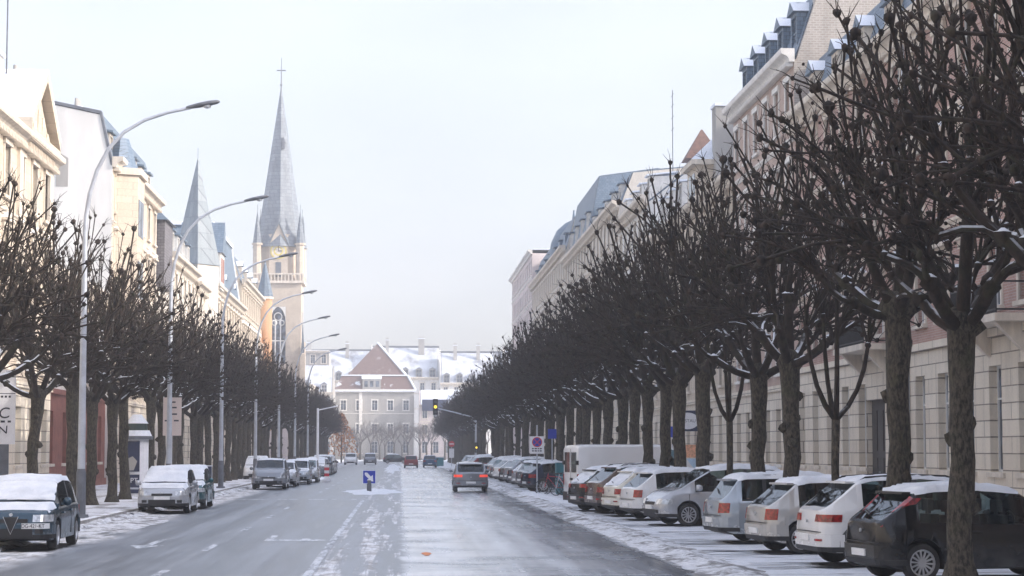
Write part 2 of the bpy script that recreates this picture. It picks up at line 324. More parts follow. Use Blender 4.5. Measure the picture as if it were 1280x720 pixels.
# ------------------------------------------------------------------ ground, road, pavements
def road_mat():
    m, nt, b = new_mat('wet_salted_asphalt')
    tc = N(nt, 'ShaderNodeTexCoord'); s = N(nt, 'ShaderNodeSeparateXYZ'); nt.links.new(tc.outputs['Object'], s.inputs[0])
    X, Y = s.outputs[0], s.outputs[1]
    streak = noise(nt, coords(nt, (1.6, 0.07, 1)), 1.0, 6, 0.62)       # tracks along the lanes
    patch = noise(nt, coords(nt, (0.8, 0.16, 1)), 1.0, 6, 0.7)
    cross = noise(nt, coords(nt, (0.25, 0.30, 1)), 1.0, 5, 0.65)
    fine = noise(nt, coords(nt, (1, 1, 1)), 30.0, 4, 0.7)
    wob2 = noise(nt, coords(nt, (1, 0.5, 1)), 1.2, 6, 0.7)
    wob = math_n(nt, 'MULTIPLY', math_n(nt, 'SUBTRACT', patch, 0.5), 1.3)
    Xw = math_n(nt, 'ADD', X, wob)
    col = mix(nt, ramp(nt, fine, 0.3, 0.7), (0.080, 0.092, 0.110), (0.130, 0.147, 0.170))
    col = mix(nt, math_n(nt, 'MULTIPLY', ramp(nt, streak, 0.40, 0.64), 0.7), col, (0.27, 0.295, 0.33))        # dried salt
    # frozen slush on the lanes leading away, whitened to paint in sky sheen
    right = math_n(nt, 'MULTIPLY', ramp(nt, math_n(nt, 'ADD', X, math_n(nt, 'MULTIPLY', math_n(nt, 'SUBTRACT', wob2, 0.5), 0.9)), -0.02, 0.2), math_n(nt, 'SUBTRACT', 1.0, ramp(nt, Xw, 2.9, 4.7)))
    slush_sheen = math_n(nt, 'MULTIPLY', right, ramp(nt, cross, 0.30, 0.62))
    col = mix(nt, math_n(nt, 'MULTIPLY', slush_sheen, 0.92), col, (0.68, 0.71, 0.75))
    # snow left where no wheel passes: median, both gutters
    med = math_n(nt, 'MULTIPLY', ramp(nt, Xw, -1.75, -1.35), math_n(nt, 'SUBTRACT', 1.0, ramp(nt, X, 0.0, 0.06)))
    med = math_n(nt, 'MULTIPLY', med, ramp(nt, noise(nt, coords(nt, (2.0, 0.055, 1)), 1.0, 6, 0.70), 0.47, 0.57))
    left = math_n(nt, 'MULTIPLY', math_n(nt, 'SUBTRACT', 1.0, ramp(nt, Xw, -7.5, -6.6)), ramp(nt, noise(nt, coords(nt, (1.4, 0.35, 1)), 1.0, 6, 0.7), 0.38, 0.52))
    gut = math_n(nt, 'MULTIPLY', ramp(nt, math_n(nt, 'ADD', X, math_n(nt, 'MULTIPLY', wob, 0.5)), 4.85, 5.25), ramp(nt, noise(nt, coords(nt, (2.5, 0.9, 1)), 1.0, 6, 0.7), 0.36, 0.55))
    sn = math_n(nt, 'MAXIMUM', math_n(nt, 'MAXIMUM', med, left), gut)
    dirty = mix(nt, ramp(nt, noise(nt, coords(nt, (2, 0.6, 1)), 1.5, 6, 0.7), 0.35, 0.62), (0.34, 0.33, 0.32), (0.76, 0.78, 0.81))
    col = mix(nt, sn, col, dirty)
    nt.links.new(col, b.inputs['Base Color'])
    wet = math_n(nt, 'MULTIPLY', ramp(nt, X, -0.05, 0.3), ramp(nt, cross, 0.25, 0.6))
    r = mixf(nt, wet, 0.34, 0.19); r = mixf(nt, sn, r, 0.75)
    r = math_n(nt, 'ADD', r, math_n(nt, 'MULTIPLY', math_n(nt, 'SUBTRACT', streak, 0.5), 0.35), True)
    nt.links.new(r, b.inputs['Roughness'])
    h = math_n(nt, 'ADD', math_n(nt, 'MULTIPLY', fine, 0.12), math_n(nt, 'MULTIPLY', sn, 1.0))
    bump(nt, b, h, 0.22, 0.03)
    return m
def trodden_snow(name, a, bb, dirt, amount, sc=(1, 0.35, 1), lo=0.45, hi=0.65):
    m, nt, b = new_mat(name)
    f = noise(nt, coords(nt, sc), 0.9, 7, 0.68); g = noise(nt, coords(nt), 8.0, 5)
    col = mix(nt, ramp(nt, g, 0.3, 0.7), a, bb)
    col = mix(nt, math_n(nt, 'MULTIPLY', ramp(nt, f, lo, hi), amount), col, dirt)
    nt.links.new(col, b.inputs['Base Color']); b.inputs['Roughness'].default_value = 0.8
    bump(nt, b, math_n(nt, 'ADD', g, f), 0.8, 0.06); return m
M['road'] = road_mat()
M['park_snow'] = trodden_snow('car_park_snow', (0.60, 0.64, 0.70), (0.74, 0.77, 0.81), (0.15, 0.16, 0.175), 0.92, (0.28, 1.5, 1), 0.53, 0.66)
M['walk_snow'] = trodden_snow('pavement_snow', (0.60, 0.63, 0.69), (0.75, 0.77, 0.81), (0.20, 0.19, 0.19), 0.75, (0.9, 0.25, 1), 0.50, 0.62)
M['field_snow'] = trodden_snow('ground_snow', (0.66, 0.69, 0.73), (0.80, 0.82, 0.85), (0.22, 0.21, 0.20), 0.6, (0.2, 0.2, 1))
M['ridge_snow'] = trodden_snow('ploughed_dirty_snow', (0.50, 0.52, 0.55), (0.80, 0.82, 0.85), (0.13, 0.125, 0.12), 0.85, (1.6, 1.0, 1), 0.47, 0.60)
M['kerb'] = simple('granite_kerb', (0.30, 0.29, 0.28), 0.8, 0.25, 4.0, snow=(0.7, 0.9, 1.2, (0.42, 0.5)))
def worn_paint():
    m, nt, b = new_mat('worn_white_road_paint')
    f = noise(nt, coords(nt, (3, .5, 1)), 1.6, 6, 0.75)
    nt.links.new(mix(nt, ramp(nt, f, 0.42, 0.62), (0.60, 0.63, 0.67), (0.21, 0.23, 0.255)), b.inputs['Base Color']); b.inputs['Roughness'].default_value = 0.55
    return m
M['roadpaint'] = worn_paint()

def sheet(name, x0, x1, y0, y1, z, mat, nx=1, ny=1, amp=0.0, seed=0, edge=True, prof=None):
    rd = random.Random(seed); mb = MB()
    vs = []
    for j in range(ny + 1):
        for i in range(nx + 1):
            x = lerp(x0, x1, i / nx); y = lerp(y0, y1, j / ny); zz = z
            if amp and (edge or 0 < i < nx): zz += amp * rd.random()
            if prof: zz += prof(i / nx) * (0.5 + rd.random())
            vs.append((x + (rd.uniform(-.1, .1) if prof else 0), y, zz))
    mb.add(vs, [(j * (nx + 1) + i, j * (nx + 1) + i + 1, (j + 1) * (nx + 1) + i + 1, (j + 1) * (nx + 1) + i) for j in range(ny) for i in range(nx)], 0, bool(amp or prof))
    return struct(mb.build(name, mat))
sheet('ground', -420, 420, -240, 900, -0.06, M['field_snow'])
sheet('road', -8.9, 5.35, -190, 425, 0.0, M['road'])
sheet('cross_street', -200, 200, 425, 462, 0.004, M['field_snow'])
# left pavement: a kerb step of 12 cm, snow trodden on top
mb = MB(); mb.box(-9.18, -8.9, -190, 425, -0.05, 0.13); struct(mb.build('kerb', M['kerb']))
mb = MB(); mb.box(-17.4, -9.18, -190, 425, -0.05, 0.12); struct(mb.build('pavement', M['walk_snow']))
mb = MB(); mb.box(11.9, 12.15, -190, 425, -0.05, 0.13); struct(mb.build('kerb', M['kerb']))
mb = MB(); mb.box(12.15, 18.4, -190, 425, -0.05, 0.12); struct(mb.build('pavement', M['walk_snow']))
sheet('car_park', 5.35, 11.9, -10, 425, 0.004, M['park_snow'], 14, 700, 0.028, 3)
# low ploughed ridge of slush along the parking edge, and one along the left gutter
sheet('slush_ridge', 5.05, 6.3, 10, 300, 0.008, M['ridge_snow'], 6, 700, 0, 4, prof=lambda t: 0.075 * math.sin(math.pi * t) ** 1.5)
sheet('slush_ridge', -8.9, -8.2, 30, 330, 0.008, M['ridge_snow'], 5, 600, 0, 5, prof=lambda t: 0.085 * math.sin(math.pi * t))
def lump(name, cx, cy, rx, ry, h, mat, seed):
    rd = random.Random(seed); mb = MB(); n, k = 28, 6; vs = [(cx, cy, h)]
    wob = [rd.uniform(0.75, 1.2) for _ in range(n)]
    for j in range(1, k + 1):
        t = j / k
        for i in range(n):
            a = 2 * math.pi * i / n; r_ = t * (1 + (wob[i] - 1) * t)
            vs.append((cx + rx * r_ * math.cos(a), cy + ry * r_ * math.sin(a), 0.006 + h * (1 - t * t) ** 1.3 * rd.uniform(.7, 1.2)))
    fs = [(0, 1 + i, 1 + (i + 1) % n) for i in range(n)]
    for j in range(k - 1):
        for i in range(n): fs.append((1 + j * n + i, 1 + (j + 1) * n + i, 1 + (j + 1) * n + (i + 1) % n, 1 + j * n + (i + 1) % n))
    mb.add(vs, fs, 0, True); return struct(mb.build(name, mat))
lump('snow_bank', -7.9, 60.5, 1.0, 7.5, 0.06, M['ridge_snow'], 6)
lump('snow_bank', -7.0, 155.0, 1.6, 16.0, 0.14, M['snow'], 8)
lump('traffic_island', -1.35, 106.0, 1.5, 7.0, 0.12, M['snow'], 9)
lump('snow_bank', 6.2, 95.0, 1.0, 14.0, 0.13, M['snow'], 10)
lump('snow_bank', -0.8, 250.0, 0.9, 60.0, 0.05, M['snow'], 12)
lump('snow_bank', 6.6, 262.0, 2.2, 50.0, 0.25, M['snow'], 13)
# painted markings, 4 mm above the asphalt
def mark(name, polys, z=0.005):
    mb = MB()
    for p in polys: mb.poly([(x, y, z) for x, y in p])
    return struct(mb.build(name, M['roadpaint']))
def rect(x0, x1, y0, y1): return [(x0, y0), (x1, y0), (x1, y1), (x0, y1)]
mark('lane_line', [rect(-4.15, -4.0, y, y + 3.0) for y in (24, 34, 44, 54.5, 65, 75)] + [rect(-4.05, -3.9, y, y + 3) for y in range(104, 320, 10)])
mark('median_line', [rect(-1.62, -1.47, 20, 88)])
mark('stop_line', [rect(-6.9, -5.6, 89.3, 90.2), rect(-5.2, -4.3, 89.3, 90.2), rect(-3.9, -2.7, 89.3, 90.2), rect(-2.3, -0.9, 89.3, 90.2)])
mark('lane_line', [rect(2.55, 2.68, y, y + 3.0) for y in range(120, 330, 10)])
def arrow(cx, cy, turn):
    p = [rect(cx - .09, cx + .09, cy, cy + 3.2), [(cx - .38, cy + .1), (cx, cy - 1.6), (cx + .38, cy + .1)]]
    if turn: p = [rect(cx - .09, cx + .09, cy + 1.2, cy + 3.6), rect(cx - .09, cx + .75, cy + .4, cy + 1.19), [(cx + .75, cy - .3), (cx + 1.4, cy + .8), (cx + .75, cy + 1.9)]]
    return p
mark('lane_arrow', arrow(-5.55, 46.5, False)); mark('lane_arrow', arrow(-3.05, 48.3, True))
mb = MB(); mb.poly([(0.55 + .09 * math.cos(a) * (1 + .3 * math.sin(3 * a)), 42.5 + .7 * math.sin(a), 0.006) for a in [i * math.pi / 9 for i in range(18)]])
o = mb.build('paint_mark', M['orange_mark']); struct(o)

# ------------------------------------------------------------------ the air
def haze():
    m = bpy.data.materials.new('winter_haze'); m.use_nodes = True; nt = m.node_tree; nt.nodes.clear()
    out = nt.nodes.new('ShaderNodeOutputMaterial'); v = nt.nodes.new('ShaderNodeVolumePrincipled')
    v.inputs['Color'].default_value = (0.93, 0.95, 0.98, 1); v.inputs['Density'].default_value = HAZE; v.inputs['Anisotropy'].default_value = 0.25
    nt.links.new(v.outputs[0], out.inputs['Volume'])
    mb = MB(); mb.box(-430, 430, -250, 910, -1.2, 72); o = mb.build('haze', m); o['kind'] = 'stuff'; return o
HAZE = 0.0007
haze()
# ------------------------------------------------------------------ buildings
def wall_holes(mb, W, z0, z1, holes, depth=0.28, y=0.0, mi=0):
    """front wall in the plane y with rectangular openings and their reveals"""
    xs = sorted({0.0, W} | {h[0] for h in holes} | {h[1] for h in holes}); zs = sorted({z0, z1} | {h[2] for h in holes} | {h[3] for h in holes})
    for i in range(len(xs) - 1):
        for j in range(len(zs) - 1):
            cx, cz = (xs[i] + xs[i + 1]) / 2, (zs[j] + zs[j + 1]) / 2
            if not any(h[0] < cx < h[1] and h[2] < cz < h[3] for h in holes):
                mb.quad((xs[i], y, zs[j]), (xs[i + 1], y, zs[j]), (xs[i + 1], y, zs[j + 1]), (xs[i], y, zs[j + 1]), mi)
    for a, b, c, d in holes:
        mb.quad((a, y, c), (a, y, d), (a, y + depth, d), (a, y + depth, c), mi); mb.quad((b, y, d), (b, y, c), (b, y + depth, c), (b, y + depth, d), mi)
        mb.quad((a, y, d), (b, y, d), (b, y + depth, d), (a, y + depth, d), mi); mb.quad((b, y, c), (a, y, c), (a, y + depth, c), (b, y + depth, c), mi)
WCACHE = {}
def window_parts(w, h, style):
    """shared meshes of one window: surround + sash (frame) and its pane; origin at the bottom centre of the opening"""
    k = (round(w, 2), round(h, 2), style)
    if k not in WCACHE:
        mb = MB(); t = 0.16; tm, wm = 0, 1
        if style != 'plain':
            mb.box(-w/2 - t, -w/2, -0.06, 0.04, -0.02, h, tm); mb.box(w/2, w/2 + t, -0.06, 0.04, -0.02, h, tm)
            mb.box(-w/2 - t - .06, w/2 + t + .06, -0.12, 0.04, h, h + 0.26, tm)
            if style == 'pediment':
                mb.box(-w/2 - t - .14, w/2 + t + .14, -0.26, 0.04, h + .26, h + .38, tm)
                mb.prism([(-w/2 - t - .14, -.24, h + .38), (w/2 + t + .14, -.24, h + .38), (0, -.24, h + .72)], (0, .26, 0), tm)
        mb.box(-w/2 - t - .1, w/2 + t + .1, -0.16, 0.05, -0.16, -0.02, tm)
        for x in (-w/2 + .001, w/2 - .071): mb.box(x, x + .07, .17, .24, 0.002, h - .002, wm)
        mb.box(-.045, .045, .165, .24, .07, h - .072, wm); mb.box(-w/2 + .071, w/2 - .071, .17, .24, h - .072, h - .002, wm)
        mb.box(-w/2 + .071, w/2 - .071, .17, .24, .002, .07, wm); mb.box(-w/2 + .071, w/2 - .071, .168, .235, h * .68, h * .68 + .06, wm)
        p = MB(); p.box(-w/2, w/2, .22, .27, 0, h)
        WCACHE[k] = (mb, p.mesh('pane', M['pane']), {})
    return WCACHE[k]
def add_window(root, x, z, w, h, style, trim):
    mb, pm, cache = window_parts(w, h, style)
    if trim.name not in cache: cache[trim.name] = mb.mesh('window', [trim, M['window_paint']])
    o = link('window', cache[trim.name], root); o.location = (x, 0, z)
    p = link('pane', pm, o); return o
def cornice_part(root, name, W, z, h, out, mat, over=0.15, dent=False, y0=0.0):
    mb = MB()
    prof = [(0.02, 0), (-out * .35, 0), (-out * .45, h * .3), (-out * .6, h * .45), (-out * .95, h * .6), (-out, h * .75), (-out, h), (0.02, h)]
    mb.prism([(-over, y0 + p[0], z + p[1]) for p in prof], (W + 2 * over, 0, 0))
    if dent:
        x = 0.15
        while x < W - .2: mb.box(x, x + .16, y0 - out * .62, y0 - .02, z - .18, z + .004); x += .34
    return mb.build(name, mat, root)
def dormer(root, x, z, w, h, mat_body, mat_roof, kind='gable', y=0.35, depth=2.2):
    mb = MB()
    t = .14
    mb.box(-w/2 - t, -w/2, 0, depth, 0, h); mb.box(w/2, w/2 + t, 0, depth, 0, h); mb.box(-w/2 - t, w/2 + t, 0, depth, h, h + .16); mb.box(-w/2, w/2, 0.1, depth, -.05, .12)
    mb.box(-.04, .04, .06, .12, .12, h); mb.box(-w/2, w/2, .062, .118, h * .6, h * .6 + .05)
    e = w/2 + t + .14
    if kind == 'gable':
        mb.prism([(-e, -.18, h + .16), (e, -.18, h + .16), (0, -.18, h + .75)], (0, depth + .18, 0), 1)
    elif kind == 'hip':
        mb.frustum(0, depth * .45, h + .16, h + 1.0, e * 1.35, .08, 4, 1, math.pi / 4)
    else:
        mb.prism([(-e, -.2, h + .16), (-e, depth, h + .45), (-e, depth, h + .55), (-e, -.2, h + .28)], (2 * e, 0, 0), 1)
    o = mb.build('dormer', [mat_body, mat_roof], root); o.location = (x, y, z)
    p = MB(); p.box(-w/2, w/2, .13, .17, .12, h); p.build('pane', M['pane'], o); return o
def chimney(root, x, y, z0, z1, w=1.6, d=.6, mat=None, pots=4):
    mb = MB(); mb.box(x - w/2, x + w/2, y - d/2, y + d/2, z0, z1); mb.box(x - w/2 - .08, x + w/2 + .08, y - d/2 - .08, y + d/2 + .08, z1, z1 + .18, 1)
    for i in range(pots):
        px = x - w/2 + (i + .5) * w / pots; mb.frustum(px, y, z1 + .18, z1 + .7, .13, .10, 8, 0)
    return mb.build('chimney', [mat or M['render_grey'], M['snow']], root)
def building(label, side, Y0, Y1, X, eave, wall, ground=None, trim=None, floors=None, bays=None, win=(1.15, 2.1), style='trim', roof='mansard', roof_h=(3.2, 2.4),
             dormers=0, dk='gable', roof_mat=None, cat='building', gz=4.9, D=14.0, group=None, dent=True, rotdeg=0.0, gable_mat=None, dmat=None, chim=(), gwin=True, name='building', inset=1.1, holes_extra=(), dz=0.25, dsize=(1.1, 1.7), droof=None):
    """facade in local y=0 (looking to -y), local x along the facade; side 'L' looks to +X, 'R' to -X, 'F' to the viewer"""
    W = Y1 - Y0; ground = ground or wall; trim = trim or M['trim']; rm = roof_mat or M['roof']
    if side == 'L': loc, rz = (X, Y0, 0), math.pi / 2 + R(rotdeg)
    elif side == 'R': loc, rz = (X, Y1, 0), -math.pi / 2 + R(rotdeg)
    else: loc, rz = (Y0, X, 0), R(rotdeg)
    root = thing(name, label, cat, loc, rz, group)
    bays = bays or max(2, int(W / 3.0)); sp = W / bays; ww, wh = win
    if floors is None:
        nf = max(1, round((eave - gz) / 3.7)); floors = [gz + i * (eave - gz) / nf for i in range(nf)]
    fh = (eave - gz) / len(floors)
    holes = []
    for i in range(bays):
        for fz in floors: holes.append(((i + .5) * sp - ww/2, (i + .5) * sp + ww/2, fz + .85, fz + .85 + min(wh, fh - 1.35)))
    mb = MB(); wall_holes(mb, W, gz, eave, holes)
    gm = gable_mat or wall
    gi = 1 if gable_mat else 0
    mb.quad((0, 0, 0), (0, 0, eave), (0, D, eave), (0, D, 0), gi); mb.quad((W, 0, eave), (W, 0, 0), (W, D, 0), (W, D, eave), gi); mb.quad((0, D, 0), (0, D, eave), (W, D, eave), (W, D, 0), gi)
    mb.quad((0, .6, eave - .02), (W, .6, eave - .02), (W, D, eave - .02), (0, D, eave - .02), gi)
    h1, h2 = roof_h
    if roof == 'mansard': gp = [(0, .12, eave), (0, inset, eave + h1), (0, D/2, eave + h1 + h2), (0, D - inset, eave + h1), (0, D, eave)]
    elif roof == 'gable': gp = [(0, .12, eave), (0, D/2, eave + h1), (0, D, eave)]
    else: gp = None
    if gp:
        mb.prism([(0.0, p[1], p[2]) for p in gp], (.35, 0, 0), gi); mb.prism([(W - .35, p[1], p[2]) for p in gp], (.35, 0, 0), gi)
    mb.build('wall', [wall, gm], root)
    gh = []
    if gwin:
        for i in range(bays):
            gh.append(((i + .5) * sp - ww/2 - .05, (i + .5) * sp + ww/2 + .05, 1.45, gz - .85))
    gh = [h for h in gh if not any(a < (h[0] + h[1]) / 2 < b for a, b, _, _ in holes_extra)] + list(holes_extra)
    mb = MB(); wall_holes(mb, W, .5, gz - .003, gh, .35, -.08)
    mb.box(-.02, W + .02, -.2, -.004, 0, .5); mb.box(-.02, W + .02, -.2, -.002, gz - .003, gz + .26)
    mb.build('ground_floor', ground, root)
    for h in holes: add_window(root, (h[0] + h[1]) / 2, h[2], h[1] - h[0], h[3] - h[2], style, trim)
    for h in gh:
        if h not in holes_extra: add_window(root, (h[0] + h[1]) / 2, h[2], h[1] - h[0], h[3] - h[2], 'plain', trim)
    for fz in floors[1:]: cornice_part(root, 'string_course', W, fz, .22, .14, trim, 0.0)
    cornice_part(root, 'cornice', W, eave - .12, .62, .62, trim, .1, dent)
    if gp:
        mb = MB(); c = .40
        for a, b in zip(gp, gp[1:]):
            mb.prism([(c, a[1] + .0, a[2] + .02), (c, b[1], b[2] + .02), (c, b[1], b[2] + .16), (c, a[1], a[2] + .16)], (W - 2 * c, 0, 0))
        mb.build('roof', rm, root)
    elif roof == 'flat':
        mb = MB(); mb.box(.05, W - .05, .1, D - .1, eave + .5, eave + .62); mb.build('roof', M['snow'], root)
    for i in range(dormers):
        dormer(root, (i + .5) * W / dormers, eave + dz, dsize[0], dsize[1], dmat or M['trim'], droof or rm, dk)
    for cx, cy, z1, cw in chim: chimney(root, cx, cy, eave + .4, z1, cw)
    return root
def door(root, x, w, h, y=0.0, mat=None, arch=False, name='door'):
    mb = MB(); mb.box(x - w/2, x + w/2, y + .22, y + .3, .1, h)
    n = max(2, int(w / .9))
    for i in range(n): mb.box(x - w/2 + (i + .12) * w / n, x - w/2 + (i + .88) * w / n, y + .19, y + .222, .5, h * .45); mb.box(x - w/2 + (i + .12) * w / n, x - w/2 + (i + .88) * w / n, y + .19, y + .222, h * .52, h * .9)
    o = mb.build(name, mat or M['door'], root); hn = MB(); hn.box(x - .12, x - .07, y + .12, y + .19, 1.0, 1.3); hn.build('handle', M['alloy'], o); return o
def balcony(root, x, w, z, out=1.0, mat=None):
    mb = MB(); mb.box(x - w/2, x + w/2, -out, -.02, z, z + .22)
    for s in (-1, 1):
        mb.prism([(x + s * w * .36 - .15, -.02, z), (x + s * w * .36 - .15, -.02, z - .9), (x + s * w * .36 - .15, -.25, z - .75), (x + s * w * .36 - .15, -out * .85, z)], (.3, 0, 0))
    o = mb.build('balcony', mat or M['trim'], root)
    r = MB()
    for zz in (z + .3, z + 1.1):
        r.box(x - w/2 + .05, x + w/2 - .05, -out + .04, -out + .09, zz, zz + .05)
        for s in (-1, 1): r.box(x + s * (w/2 - .07) - .025, x + s * (w/2 - .07) + .025, -out + .09, -.05, zz, zz + .05)
    n = int(w / .13)
    for i in range(n + 1):
        xx = x - w/2 + .07 + i * (w - .14) / n; r.box(xx - .012, xx + .012, -out + .05, -out + .08, z + .22, z + 1.1)
    r.build('railing', M['iron'], o); return o

# ---- left side, facade line X = -17
L1 = building('cream classical house at the near left with a pediment and dentil cornice', 'L', 58, 102, -17, 15.8, M['stone_cream'], M['rustic'], floors=[4.9, 8.6, 12.2], bays=13, win=(1.3, 2.2), style='pediment',
              roof='mansard', roof_h=(1.6, 2.2), inset=2.6, chim=((37.6, 1.7, 20.2, 1.5),))
def pediment(root, x0, x1, z, h, depth):
    mb = MB(); xm = (x0 + x1) / 2
    mb.prism([(x0, -.25, z), (x1, -.25, z), (xm, -.25, z + h)], (0, .5, 0), 0)                       # tympanum
    for a, b in (((x0 - .5, z), (xm, z + h + .35)), ((xm, z + h + .35), (x1 + .5, z))):
        mb.prism([(a[0], -1.0, a[1]), (b[0], -1.0, b[1]), (b[0], -1.0, b[1] + .45), (a[0], -1.0, a[1] + .45)], (0, 1.3, 0), 0)
    mb.box(x0 - .5, x1 + .5, -1.0, -.22, z - .5, z - .002, 0)
    n = 16
    for i in range(n): xx = x0 + (i + .3) * (x1 - x0) / n; mb.box(xx, xx + .22, -.7, -.05, z - .82, z - .502, 0)
    for i in range(5):
        t = (i + 1) / 6; hh = h * (1 - abs(2 * t - 1)); xx = lerp(x0, x1, t)
        if hh > .6: mb.frustum(xx, -.3, z + .15, z + hh * .75, .28, .12, 6, 0)
    for a, b in (((x0 - .5, z + .45), (xm, z + h + .8)), ((xm, z + h + .8), (x1 + .5, z + .45))):
        mb.prism([(a[0], -1.02, a[1] + .003), (b[0], -1.02, b[1] + .003), (b[0], -1.02, b[1] + .12), (a[0], -1.02, a[1] + .12)], (0, depth, 0), 1)
    mb.v = [(x, y * .55 if y < 0 else y, z) for x, y, z in mb.v]
    return mb.build('pediment', [M['stone_cream'], M['snow']], root)
pediment(L1, 35.6, 42.4, 16.5, 2.4, 6.0)
for x in (0.3, 11.5, 23, 34.6, 42.6): mb = MB(); mb.box(x, x + .9, -.14, -.002, 5.2, 15.6); mb.build('pilaster', M['trim'], L1)
mb = MB(); mb.tube([(38.6, 1.3, 19.5), (38.6, 1.3, 23.4)], .04, 5); mb.build('aerial', M['galv_dark'], L1)
L1b = building('low cream house with red painted ground floor squeezed beside the big blank gable', 'L', 102, 123, -17.3, 10.6, M['render_white'], M['red_paint'], roof='gable', roof_h=(1.2, 0), bays=5)
L2 = building('tall house with a blank pale gable wall and dormers over an ornate cornice', 'L', 123, 145.5, -17, 18.9, M['stone_cream'], M['rustic'], roof='mansard', roof_h=(3.0, 1.3), inset=.8, bays=7, style='pediment',
              dormers=6, dk='shed', gable_mat=M['render_white'], dmat=M['trim'], chim=((9, 3.5, 23.6, 1.5), (1.2, 6.0, 24.3, .5), (.8, 9.0, 25.0, .8)))
# oriel bay at the corner of L2
mb = MB(); mb.prism([(1.0, -.02, 6.5), (1.6, -1.3, 6.5), (4.8, -1.3, 6.5), (5.4, -.02, 6.5)], (0, 0, 12.0)); mb.prism([(.8, 0.0, 18.5), (1.5, -1.5, 18.5), (4.9, -1.5, 18.5), (5.6, 0.0, 18.5)], (0, 0, .4), 1)
mb.frustum(3.2, -.1, 18.9, 20.9, 1.7, .7, 8, 2, cap=True, sy=.6)
ob = mb.build('oriel', [M['stone_cream'], M['trim'], M['slate']], L2)
for z in (7.5, 11.2, 14.9):
    p = MB()
    for x in (1.95, 3.25): p.box(x, x + 1.05, -1.33, -1.29, z, z + 2.2)
    p.build('pane', M['pane'], ob)
mb = MB(); mb.prism([(-.05, .1, 18.95), (-.05, .8, 21.95), (-.05, 7, 23.25), (-.05, 7, 23.42), (-.05, .7, 22.12), (-.05, -.05, 18.95)], (.5, 0, 0)); mb.build('gable_coping', M['galv_dark'], L2)
mb = MB()   # scar of an older, lower roof on the blank gable
pts = [(-.02, 2.6, 17.6), (-.02, 2.6, 19.3), (-.02, 5.0, 20.7), (-.02, 9, 21.2), (-.02, 9, 20.4), (-.02, 5.2, 20.0), (-.02, 3.3, 18.9), (-.02, 3.3, 17.6)]
mb.prism(pts, (.018, 0, 0)); mb.box(-.06, 0, 2.6, 12, 12.8, 12.95); mb.build('roof_scar', M['render_grey'], L2)
# L3: slate-hung turret and white dormered house
T3 = thing('turret_house', 'narrow house with a dark slate-hung turret and pointed cap beside the ornate cornice', 'building', (-17, 145.5, 0), math.pi / 2)
mb = MB(); mb.box(0.02, 7.9, 0, 12, 0, 13.5); mb.build('wall', M['stone_pale'], T3)
mb = MB(); mb.box(.6, 5.6, -.5, 4.5, 13.5, 18.2); mb.build('turret', M['slate_brick'], T3)
mb = MB(); mb.frustum(3.1, 2, 18.2, 20.8, 3.9, .1, 4, 0, math.pi / 4); mb.tube([(3.1, 2, 20.6), (3.1, 2, 22.3)], .05, 5, 0); mb.tube([(6.8, 2, 17), (6.8, 2, 22.6)], .05, 5, 0); mb.build('roof', M['slate'], T3)
for z in (5.2, 9.0): 
    for x in (2, 5.4): add_window(T3, x, z, 1.1, 2.0, 'trim', M['trim'])
L3 = building('pale house with white dormers and a rounded grey roof left of the thin lit spire', 'L', 153.5, 173, -17, 16.2, M['stone_pale'], M['rustic'], roof='mansard', roof_h=(3.0, 1.0), dormers=5, dk='shed', dmat=M['trim_white'], bays=6, chim=((15, 3, 21.4, .9),), dz=.3, dsize=(1.2, 2.1))
L4 = building('corner house carrying a slender pyramid spire, left of the blue mansard pavilion', 'L', 173, 190, -17, 15.6, M['stone_pale'], M['rustic'], roof='mansard', roof_h=(2.4, 1.0), bays=5, style='pediment')
mb = MB(); mb.frustum(9.5, .8, 12.0, 18.2, 1.9, 1.9, 4, 0, R(8)); mb.frustum(9.5, .8, 18.2, 27.6, 2.05, .05, 4, 1, R(8)); mb.tube([(9.5, .8, 27.4), (9.5, .8, 28.6)], .03, 4, 1)
mb.build('spire', [M['stone_pale'], facade_mat('weathered_zinc', (0.17, 0.205, 0.225), (0.23, 0.26, 0.28), (0.11, 0.13, 0.15), 0.6, 1.4, 0.02, rough=0.5, dirt=0.5)], L4)
L5 = building('pinkish cream house with a steep blue mansard pavilion edged in snow', 'L', 190, 224, -17, 16.8, M['stone_cream'], M['rustic'], roof='mansard', roof_h=(2.4, 1.2), bays=10, style='pediment', dormers=3, dmat=M['trim_white'])
mb = MB()   # pavilion roof
a = [(5, .1, 17.2), (33, .1, 17.2), (33, 9, 17.2), (5, 9, 17.2)]; b = [(7.5, .9, 23.4), (30.5, .9, 23.4), (30.5, 7.4, 23.4), (7.5, 7.4, 23.4)]
mb.add(a + b, [(i, (i + 1) % 4, 4 + (i + 1) % 4, 4 + i) for i in range(4)], 0)
mb.box(7.2, 30.8, .7, 7.6, 23.4, 23.75, 1)
for i in range(4): mb.tube([a[i], b[i]], .13, 5, 1)
mb.build('pavilion_roof', [M['slate'], M['snow']], L5)
mb = MB(); mb.box(1.5, 5.5, -.5, 3, 16.9, 20.2); mb.prism([(1.2, -.7, 20.2), (5.8, -.7, 20.2), (3.5, -.7, 23.2)], (0, 4, 0), 1); ob = mb.build('dormer', [M['trim_white'], M['slate']], L5)
p = MB(); p.box(2.1, 3.2, -.53, -.49, 17.6, 19.8); p.box(3.8, 4.9, -.53, -.49, 17.6, 19.8); p.build('pane', M['red_paint'], ob)
L6 = building('ornate cream house with carved balconies and a steep slate roof before the church', 'L', 224, 254, -17, 20.0, M['stone_cream'], M['rustic'], roof='mansard', roof_h=(3.0, 1.5), bays=10, style='pediment', dormers=4, dmat=M['trim'])
for z in (8.7, 12.6): balcony(L6, 16, 5, z, .9)
